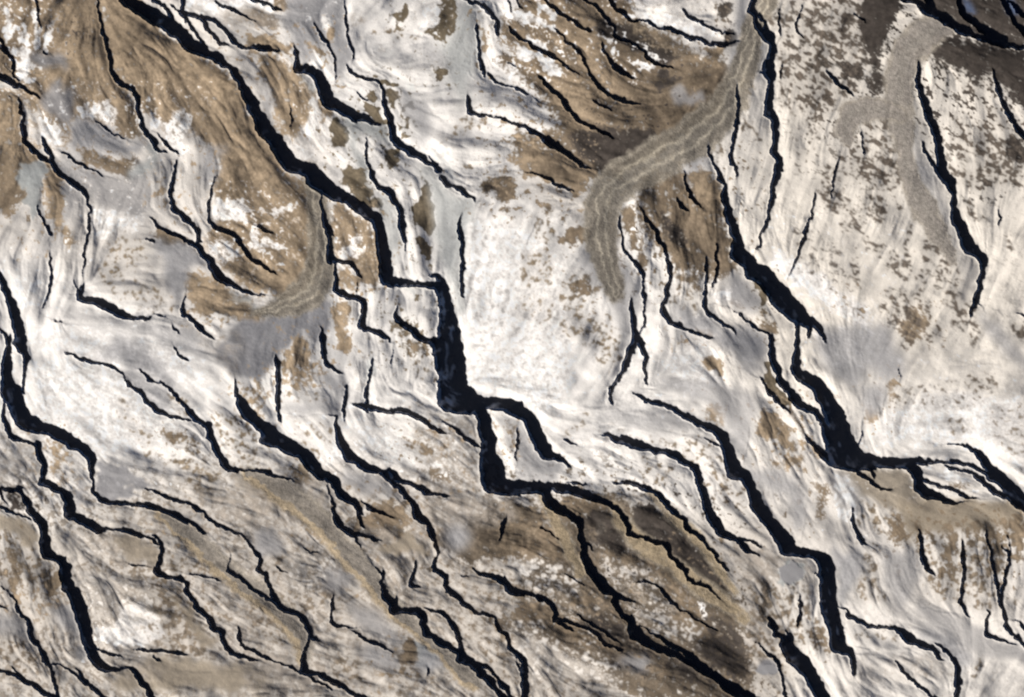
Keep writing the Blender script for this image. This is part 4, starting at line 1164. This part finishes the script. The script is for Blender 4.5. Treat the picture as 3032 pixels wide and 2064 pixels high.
for cls, st, m, bx in ALP:
    i0, i1, j0, j1 = bx
    if cls in ('grey', 'pool'):
        g[i0:i1, j0:j1] -= 0.13 * st * m * (1 - S[i0:i1, j0:j1])
    if cls == 'snow':      # open snowfields tilted to the sun
        g[i0:i1, j0:j1] += 0.17 * st * m * (1 - S[i0:i1, j0:j1])
PATCH = sst(0.5 + 0.35 * gnoise(34, 25, 120, 1.4))          # gullied and smooth snow alternate
R2 = 1 - np.abs(L2); R2 -= R2.mean(); R2 /= R2.std()
R3 = 1 - np.abs(lic(gnoise(14, 9, 60, 1.1), 4, 4.0)); R3 -= R3.mean(); R3 /= R3.std()
HD = (0.42 * R3 * (1 - 0.85 * SM) * (1 - 0.4 * EASTF) * (0.55 + 0.7 * PATCH) + 0.085 * R2 * (1 - 0.8 * SM) * (0.3 + 0.7 * PATCH + 0.5 * RUG) + 0.012 * L1 * (0.3 + 0.7 * (1 - SM)) * (0.3 + PATCH) + 0.05 * L2 * (0.15 + 0.85 * (1 - SM)) * (0.35 + 0.9 * PATCH)
      + 0.16 * gnoise(35, 8, 34, 1.3) * (1 - 0.85 * SM) * (0.7 + 1.5 * RUG) + 0.03 * gnoise(33, 1.8, 8, 1.1) * (0.3 + PATCH))
HD *= 1 - 0.5 * S
gt = g - 1.12 * TE * S
gt -= gt.mean()
ku = KX * UX + KY * UY; kw = -KX * UY + KY * UX
DEN = ku ** 2 + 0.10 * kw ** 2 + (2 * np.pi / 700) ** 2 * 0.25
DEN[0, 0] = 1


def solve(gt):
    return np.fft.irfft2(-1j * ku * np.fft.rfft2(gt) / DEN, s=(NY, NX)).astype(np.float32)


def shade_mask(H, n=46):
    m = np.full(H.shape, -1e9, np.float32)
    for k in range(1, n):
        d = k * 1.0 if k < 24 else 24 + (k - 24) * 1.7
        np.maximum(m, shift(H, d) - d * TE, out=m)
    return H - m           # > 0 lit, < 0 in shadow (height below the shadow plane)


for it in range(NIT):
    H = solve(gt) + HD
    q = shade_mask(H)
    tgt = S
    miss = (tgt > 0.6) & (q > -0.15)
    extra = (tgt < 0.4) & (q < 0.0)
    print('iter', it, 'miss', float(miss.sum()) / float((tgt > .5).sum()), 'extra', float(extra.sum()) / float((tgt > .5).sum()))
    cor = np.zeros_like(S)
    cor[miss] -= 0.16
    cor[extra] += np.clip(0.14 - q[extra] * 0.16, 0, 0.5)
    gt += blur1(cor, 0.6)
    cap = 0.34 + 1.2 * np.clip(S * 2, 0, 1)
    gt = np.where(gt > cap, cap + 0.3 * (gt - cap), gt)
H = solve(gt) + HD

# ------------------------------------------------------------------ ground cover (colours of snow, rock, ice, rubble, plus painted shade on lee faces)
PAL = {
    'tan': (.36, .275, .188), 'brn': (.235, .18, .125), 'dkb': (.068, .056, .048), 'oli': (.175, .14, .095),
    'mud': (.40, .335, .255), 'ice': (.46, .475, .465), 'grey': (.46, .45, .455), 'pool': (.33, .325, .34), 'hil': (.165, .13, .095), 'sand': (.46, .37, .25), 'wash': (.34, .28, .215), 'snow': (.90, .86, .82),
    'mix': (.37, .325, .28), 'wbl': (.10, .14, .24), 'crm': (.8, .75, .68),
}
Wt = sst((XX - 620) / 180) * sst((520 - YY) / 200)
Wb = sst((YY - 400) / 250)
snow = np.empty((NY, NX, 3), np.float32)
snow[:] = (.90, .86, .815)
snow = snow * (1 - Wt[..., None]) + np.array((.84, .775, .69), np.float32) * Wt[..., None]
snow = snow * (1 - .55 * Wb[..., None]) + np.array((.76, .70, .63), np.float32) * .55 * Wb[..., None]
big = gnoise(41, 12, 80, 1.4)
snow *= (1 + 0.02 * big)[..., None]
C = snow.copy()
N1 = gnoise(42, 2.2, 16, 1.2); N2 = gnoise(43, 2.0, 9, 0.9)
spn = 0.95 * N1 + 0.15 * L1 + 0.30 * L2 + 0.38 * N2
spn = (spn - spn.mean()) / spn.std()
N3 = 0.9 * gnoise(44, 2.0, 15, 1.0, math.radians(35), 2.0) + 0.35 * N2 + 0.22 * gnoise(45, 18, 60, 1.2)
spn = spn * (1 - Wt) + Wt * (N3 + 0.25 * spn)
rk = np.empty((NY, NX, 3), np.float32); rk[:] = (.25, .195, .135)
rk = rk * (1 - Wt[..., None]) + np.array((.145, .118, .095), np.float32) * Wt[..., None]
rk = rk * (1 - .5 * Wb[..., None]) + np.array((.20, .165, .135), np.float32) * .5 * Wb[..., None]


def put(a, col, bx=None):
    a = a[..., None]
    if bx:
        i0, i1, j0, j1 = bx
        C[i0:i1, j0:j1] = C[i0:i1, j0:j1] * (1 - a) + col * a
    else:
        C[:] = C * (1 - a) + col * a


NEC = sst((XX - 770) / 60) * sst((230 - YY) / 110)
base_sp = sst((spn - 1.0 + 0.25 * big + 1.1 * RUG + 0.7 * NEC) / 1.2) * (0.22 + 0.6 * RUG + 0.65 * NEC) * (1 - SM)
put(base_sp, rk)
for cls, st, m, bx in ALP:
    i0, i1, j0, j1 = bx
    n = spn[i0:i1, j0:j1]; n2 = N1[i0:i1, j0:j1]
    if cls == 'spk':
        thr = 0.75 - 1.3 * st * m
        a = blur1(sst((n - thr) / 1.5), 0.7) * np.clip(m * 1.6, 0, 1) * 0.95 + 0.10 * st * m
        put(a * 0.95, rk[i0:i1, j0:j1] * (1 + 0.2 * N2[i0:i1, j0:j1])[..., None], bx)
    elif cls == 'spw':
        thr = 0.9 - 1.3 * st * m
        a = blur1(sst((n - thr) / 1.3), 0.7) * np.clip(m * 1.6, 0, 1) * 0.9
        put(a, snow[i0:i1, j0:j1] * .93, bx)
    elif cls in ('ice', 'grey', 'mud', 'wbl', 'pool', 'wash'):
        col = np.array(PAL[cls], np.float32) * (1 + 0.05 * n)[..., None]
        put(np.clip(m * st, 0, 1), col, bx)
    elif cls == 'mix':
        a = np.clip(m * st * (0.75 + 0.28 * n), 0, 1)
        put(a, np.array(PAL['mix'], np.float32) * (1 + 0.10 * n2)[..., None], bx)
    else:
        a = sst((m * (st + 0.25) - 0.5 + 0.30 * n * (1 - 0.5 * st * m)) / 0.75 + 0.4)
        put(a, np.array(PAL[cls], np.float32) * (1 + 0.10 * n2 + 0.05 * n)[..., None], bx)
# steep lee rock painted near-black within the shadow strokes, deepening their shade
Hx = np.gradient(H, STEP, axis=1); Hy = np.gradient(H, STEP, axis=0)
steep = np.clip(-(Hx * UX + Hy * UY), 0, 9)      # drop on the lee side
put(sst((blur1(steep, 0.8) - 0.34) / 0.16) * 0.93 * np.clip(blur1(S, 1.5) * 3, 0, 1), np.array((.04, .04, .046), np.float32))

idm = np.zeros((NY, NX), np.int32)
GK = {'mor': ((.50, .44, .345), (.185, .16, .13)), 'tmor': ((.36, .32, .28), (.30, .27, .235)),
      'stmor': ((.31, .275, .235), (.25, .22, .185)), 'tstmor': ((.31, .275, .235), (.25, .22, .185)),
      'tstrip': ((.47, .375, .25), (.42, .335, .22))}
RRM = []
for q, (kind, m, cr, be) in enumerate(GLM):
    rr = np.sign(cr) * np.minimum(be, 3) + 0.05 * gnoise(60 + q, 6, 40, 1.2)
    RRM.append(rr)
    med = np.exp(-((np.abs(rr) - 0.27) / 0.10) ** 2) if kind == 'mor' else np.exp(-(rr / 0.30) ** 2)
    band = 1 - med if kind == 'mor' else med
    edge = sst((np.abs(rr) - 0.66) / 0.2)
    c0 = np.array(GK[kind][0], np.float32); c1 = np.array(GK[kind][1], np.float32)
    col = c0 * (1 - band[..., None] * .8) + c1 * band[..., None] * .8
    col = col * (1 - edge[..., None] * .6) + np.array((.42, .37, .30), np.float32) * edge[..., None] * .6
    if kind in ('stmor', 'tstmor'):      # sandy edge along one side only
        es = sst((-rr - 0.35) / 0.2)[..., None]
        col = col * (1 - es) + np.array((.46, .365, .245), np.float32) * es
    col *= (1 + 0.10 * N2 + 0.06 * N1)[..., None]
    put(m * (0.92 if kind != 'tstrip' else .8) * (1 - S), col)
    idm[(m > 0.5) & (S < 0.6)] = q + 1
for q, poly in enumerate(LAKES):
    pts = [to_px('F', *[float(v) for v in p.split(',')]) for p in poly.split()]
    m, bx = polymask(pts, XX + wx * .7, YY + wy * .7)
    i0, i1, j0, j1 = bx
    m = blur1(m, 0.6)
    put(m, np.array((.40, .39, .395), np.float32) * np.ones(m.shape + (1,), np.float32), bx)
    idm[i0:i1, j0:j1][m > 0.5] = 50 + q
    Hs = H[i0:i1, j0:j1]
    lv = Hs[m > 0.8].mean() if (m > 0.8).any() else Hs.mean()
    H[i0:i1, j0:j1] = Hs * (1 - m) + (lv + 0.35 * (Hs - lv)) * m * 1.0
C = np.clip(C, 0.02, 0.92)
# beyond the mapped area the same kind of country goes on (folded copy of the relief and its cover)
FX0, FX1, FY0, FY1 = -4.0, 1028.0, -4.0, 701.0
MX = np.where(XX < FX0, 2 * FX0 - XX, np.where(XX > FX1, 2 * FX1 - XX, XX))
MY = np.where(YY < FY0, 2 * FY0 - YY, np.where(YY > FY1, 2 * FY1 - YY, YY))
outm = (XX < FX0) | (XX > FX1) | (YY < FY0) | (YY > FY1)
H = np.where(outm, sample(H, MX, MY), H)
C = np.stack([np.where(outm, sample(C[..., k], MX, MY), C[..., k]) for k in range(3)], -1)
idm[outm] = 0

# ------------------------------------------------------------------ material
def ground_material(name, fine=0.10, rough=0.85, bump=0.25):
    m = bpy.data.materials.new(name)
    m.use_nodes = True
    nt = m.node_tree; nd = nt.nodes; lk = nt.links
    b = nd['Principled BSDF']
    b.inputs['Roughness'].default_value = rough
    b.inputs['Specular IOR Level'].default_value = 0.15
    at = nd.new('ShaderNodeAttribute'); at.attribute_name = 'cover'
    tc = nd.new('ShaderNodeNewGeometry')
    n1 = nd.new('ShaderNodeTexNoise'); n1.inputs['Scale'].default_value = 9.0; n1.inputs['Detail'].default_value = 5
    n1.inputs['Roughness'].default_value = 0.65
    lk.new(tc.outputs['Position'], n1.inputs['Vector'])
    mr = nd.new('ShaderNodeMapRange'); mr.inputs[1].default_value = 0.3; mr.inputs[2].default_value = 0.7
    mr.inputs[3].default_value = 1 - fine; mr.inputs[4].default_value = 1 + fine
    lk.new(n1.outputs[0], mr.inputs[0])
    mx = nd.new('ShaderNodeVectorMath'); mx.operation = 'SCALE'
    lk.new(at.outputs['Color'], mx.inputs[0]); lk.new(mr.outputs[0], mx.inputs['Scale'])
    lk.new(mx.outputs[0], b.inputs['Base Color'])
    n2 = nd.new('ShaderNodeTexNoise'); n2.inputs['Scale'].default_value = 14.0; n2.inputs['Detail'].default_value = 4
    lk.new(tc.outputs['Position'], n2.inputs['Vector'])
    bp = nd.new('ShaderNodeBump'); bp.inputs['Strength'].default_value = bump; bp.inputs['Distance'].default_value = 0.03
    lk.new(n2.outputs[0], bp.inputs['Height'])
    lk.new(bp.outputs[0], b.inputs['Normal'])
    return m


M_land = ground_material("snow_and_rock", 0.07, 0.8, 0.15)
M_glac = ground_material("glacier_rubble", 0.16, 0.9, 0.5)
M_lake = ground_material("lake_ice", 0.04, 0.45, 0.05)

WXg = ((XX - CX) * U).astype(np.float32); WYg = ((CY - YY) * U).astype(np.float32); WZg = (H * U).astype(np.float32)
WZg -= WZg.min()


def mesh_from(name, sel, mat, zoff=0.0):
    """sel: bool per cell (NY-1, NX-1) -> one mesh object cut out of the relief"""
    ii, jj = np.nonzero(sel)
    a = ii * NX + jj
    quads = np.stack([a, a + NX, a + NX + 1, a + 1], 1)
    used, inv = np.unique(quads.ravel(), return_inverse=True)
    nv, nf = len(used), len(quads)
    co = np.stack([WXg.ravel()[used], WYg.ravel()[used], WZg.ravel()[used] + zoff], 1).astype(np.float32)
    me = bpy.data.meshes.new(name)
    me.vertices.add(nv); me.vertices.foreach_set('co', co.ravel())
    me.loops.add(nf * 4); me.loops.foreach_set('vertex_index', inv.astype(np.int32))
    me.polygons.add(nf)
    me.polygons.foreach_set('loop_start', (np.arange(nf) * 4).astype(np.int32))
    me.polygons.foreach_set('loop_total', np.full(nf, 4, np.int32))
    me.update(calc_edges=True)
    me.polygons.foreach_set('use_smooth', np.ones(nf, bool))
    ca = me.color_attributes.new('cover', 'FLOAT_COLOR', 'POINT')
    cc = np.ones((nv, 4), np.float32); cc[:, :3] = C.reshape(-1, 3)[used]
    ca.data.foreach_set('color', cc.ravel())
    me.materials.append(mat)
    o = bpy.data.objects.new(name, me)
    scene.collection.objects.link(o)
    return o


def largest(m):
    """keep only the biggest connected piece of a cell mask"""
    lab = np.where(m, np.arange(1, m.size + 1).reshape(m.shape), 0)
    ys, xs = np.nonzero(m)
    if len(ys) == 0:
        return m
    a0, a1, b0, b1 = ys.min(), ys.max() + 1, xs.min(), xs.max() + 1
    l = lab[a0:a1, b0:b1]; mm = m[a0:a1, b0:b1]
    while True:
        p = np.pad(l, 1)
        n = np.maximum.reduce([l, p[:-2, 1:-1], p[2:, 1:-1], p[1:-1, :-2], p[1:-1, 2:]]) * mm
        for _ in range(3):       # run sweeps to spread labels fast
            n = np.maximum(n, np.where(mm & np.roll(mm, 1, 1), np.roll(n, 1, 1), 0))
            n = np.maximum(n, np.where(mm & np.roll(mm, -1, 0), np.roll(n, -1, 0), 0))
        if (n == l).all():
            break
        l = n
    v, k = np.unique(l[l > 0], return_counts=True)
    out = np.zeros_like(m)
    out[a0:a1, b0:b1] = l == v[k.argmax()]
    return out


cid = idm[:-1, :-1]
land = mesh_from('terrain', cid == 0, M_land)
land['kind'] = 'structure'
for q, (kind, m, cr, be) in enumerate(GLM):
    sel = cid == q + 1
    if sel.sum() < 20:
        continue
    nm, lab, cat, grp = GINFO[q]
    rr = RRM[q][:-1, :-1]
    if kind in ('mor', 'tmor', 'stmor', 'tstmor'):
        parts = [('lateral_moraine', rr > 0.72), ('lateral_moraine', rr < -0.72)]
        if kind == 'mor':
            parts += [('medial_moraine', (rr > 0.16) & (rr < 0.38)), ('medial_moraine', (rr < -0.16) & (rr > -0.38))]
        elif q != 3:
            parts += [('medial_moraine', np.abs(rr) < 0.22)]
    else:
        parts = []
    rest = sel.copy(); kids = []
    for pn, pm in parts:
        ps = largest(sel & pm)
        if ps.sum() > 20:
            kids.append(mesh_from(pn, ps, M_glac)); rest &= ~ps
    o = mesh_from(nm, rest, M_glac)
    for k_ in kids:
        k_.parent = o
    o['label'] = lab; o['category'] = cat
    if grp:
        o['group'] = grp
for q in range(len(LAKES)):
    sel = cid == 50 + q
    if sel.sum() < 5:
        continue
    o = mesh_from('frozen_lake', sel, M_lake)
    o['label'] = LINFO[q]; o['category'] = 'frozen lake'; o['group'] = 'frozen lakes'

# coarse surroundings out to the far distance, meeting the detailed sheet at its rim
RN = 90
oj = np.concatenate([-np.geomspace(1500, 12, RN), np.arange(0, X1 - X0 + 0.01, 12 * STEP), (X1 - X0) + np.geomspace(12, 1500, RN)]) + X0
oi = np.concatenate([-np.geomspace(1500, 12, RN), np.arange(0, Y1 - Y0 + 0.01, 12 * STEP), (Y1 - Y0) + np.geomspace(12, 1500, RN)]) + Y0
OX, OY = np.meshgrid(oj, oi)
dX = np.maximum(np.maximum(X0 - OX, OX - X1), 0); dY = np.maximum(np.maximum(Y0 - OY, OY - Y1), 0)
dist = np.hypot(dX, dY)
mx_ = X0 + np.abs((OX - X0 + (X1 - X0) * 20) % (2 * (X1 - X0)) - 0.0); mx_ = np.where(mx_ > X1, 2 * X1 - mx_, mx_)
my_ = Y0 + np.abs((OY - Y0 + (Y1 - Y0) * 20) % (2 * (Y1 - Y0)) - 0.0); my_ = np.where(my_ > Y1, 2 * Y1 - my_, my_)
inside = (OX > X0 + 3) & (OX < X1 - 3) & (OY > Y0 + 3) & (OY < Y1 - 3)
oz = sample(WZg, mx_, my_) 
oc = np.stack([sample(C[..., k], mx_, my_) for k in range(3)], -1)
nI, nJ = OX.shape
idx = np.arange(nI * nJ).reshape(nI, nJ)
mcx = (OX[:-1, :-1] + OX[1:, 1:]) / 2; mcy = (OY[:-1, :-1] + OY[1:, 1:]) / 2
keep = ~((mcx > X0) & (mcx < GX[-1]) & (mcy > Y0) & (mcy < GY[-1]))
ii, jj = np.nonzero(keep)
qd = np.stack([idx[ii, jj], idx[ii + 1, jj], idx[ii + 1, jj + 1], idx[ii, jj + 1]], 1)
used, inv = np.unique(qd.ravel(), return_inverse=True)
co = np.stack([((OX - CX) * U).ravel()[used], ((CY - OY) * U).ravel()[used], oz.ravel()[used]], 1)
me = bpy.data.meshes.new('hills')
me.from_pydata(co.tolist(), [], inv.reshape(-1, 4).tolist())
me.polygons.foreach_set('use_smooth', np.ones(len(qd), bool))
ca = me.color_attributes.new('cover', 'FLOAT_COLOR', 'POINT')
cc = np.ones((len(used), 4), np.float32); cc[:, :3] = oc.reshape(-1, 3)[used]
ca.data.foreach_set('color', cc.ravel())
me.materials.append(M_land)
hills = bpy.data.objects.new('hills', me)
scene.collection.objects.link(hills)
hills['kind'] = 'structure'
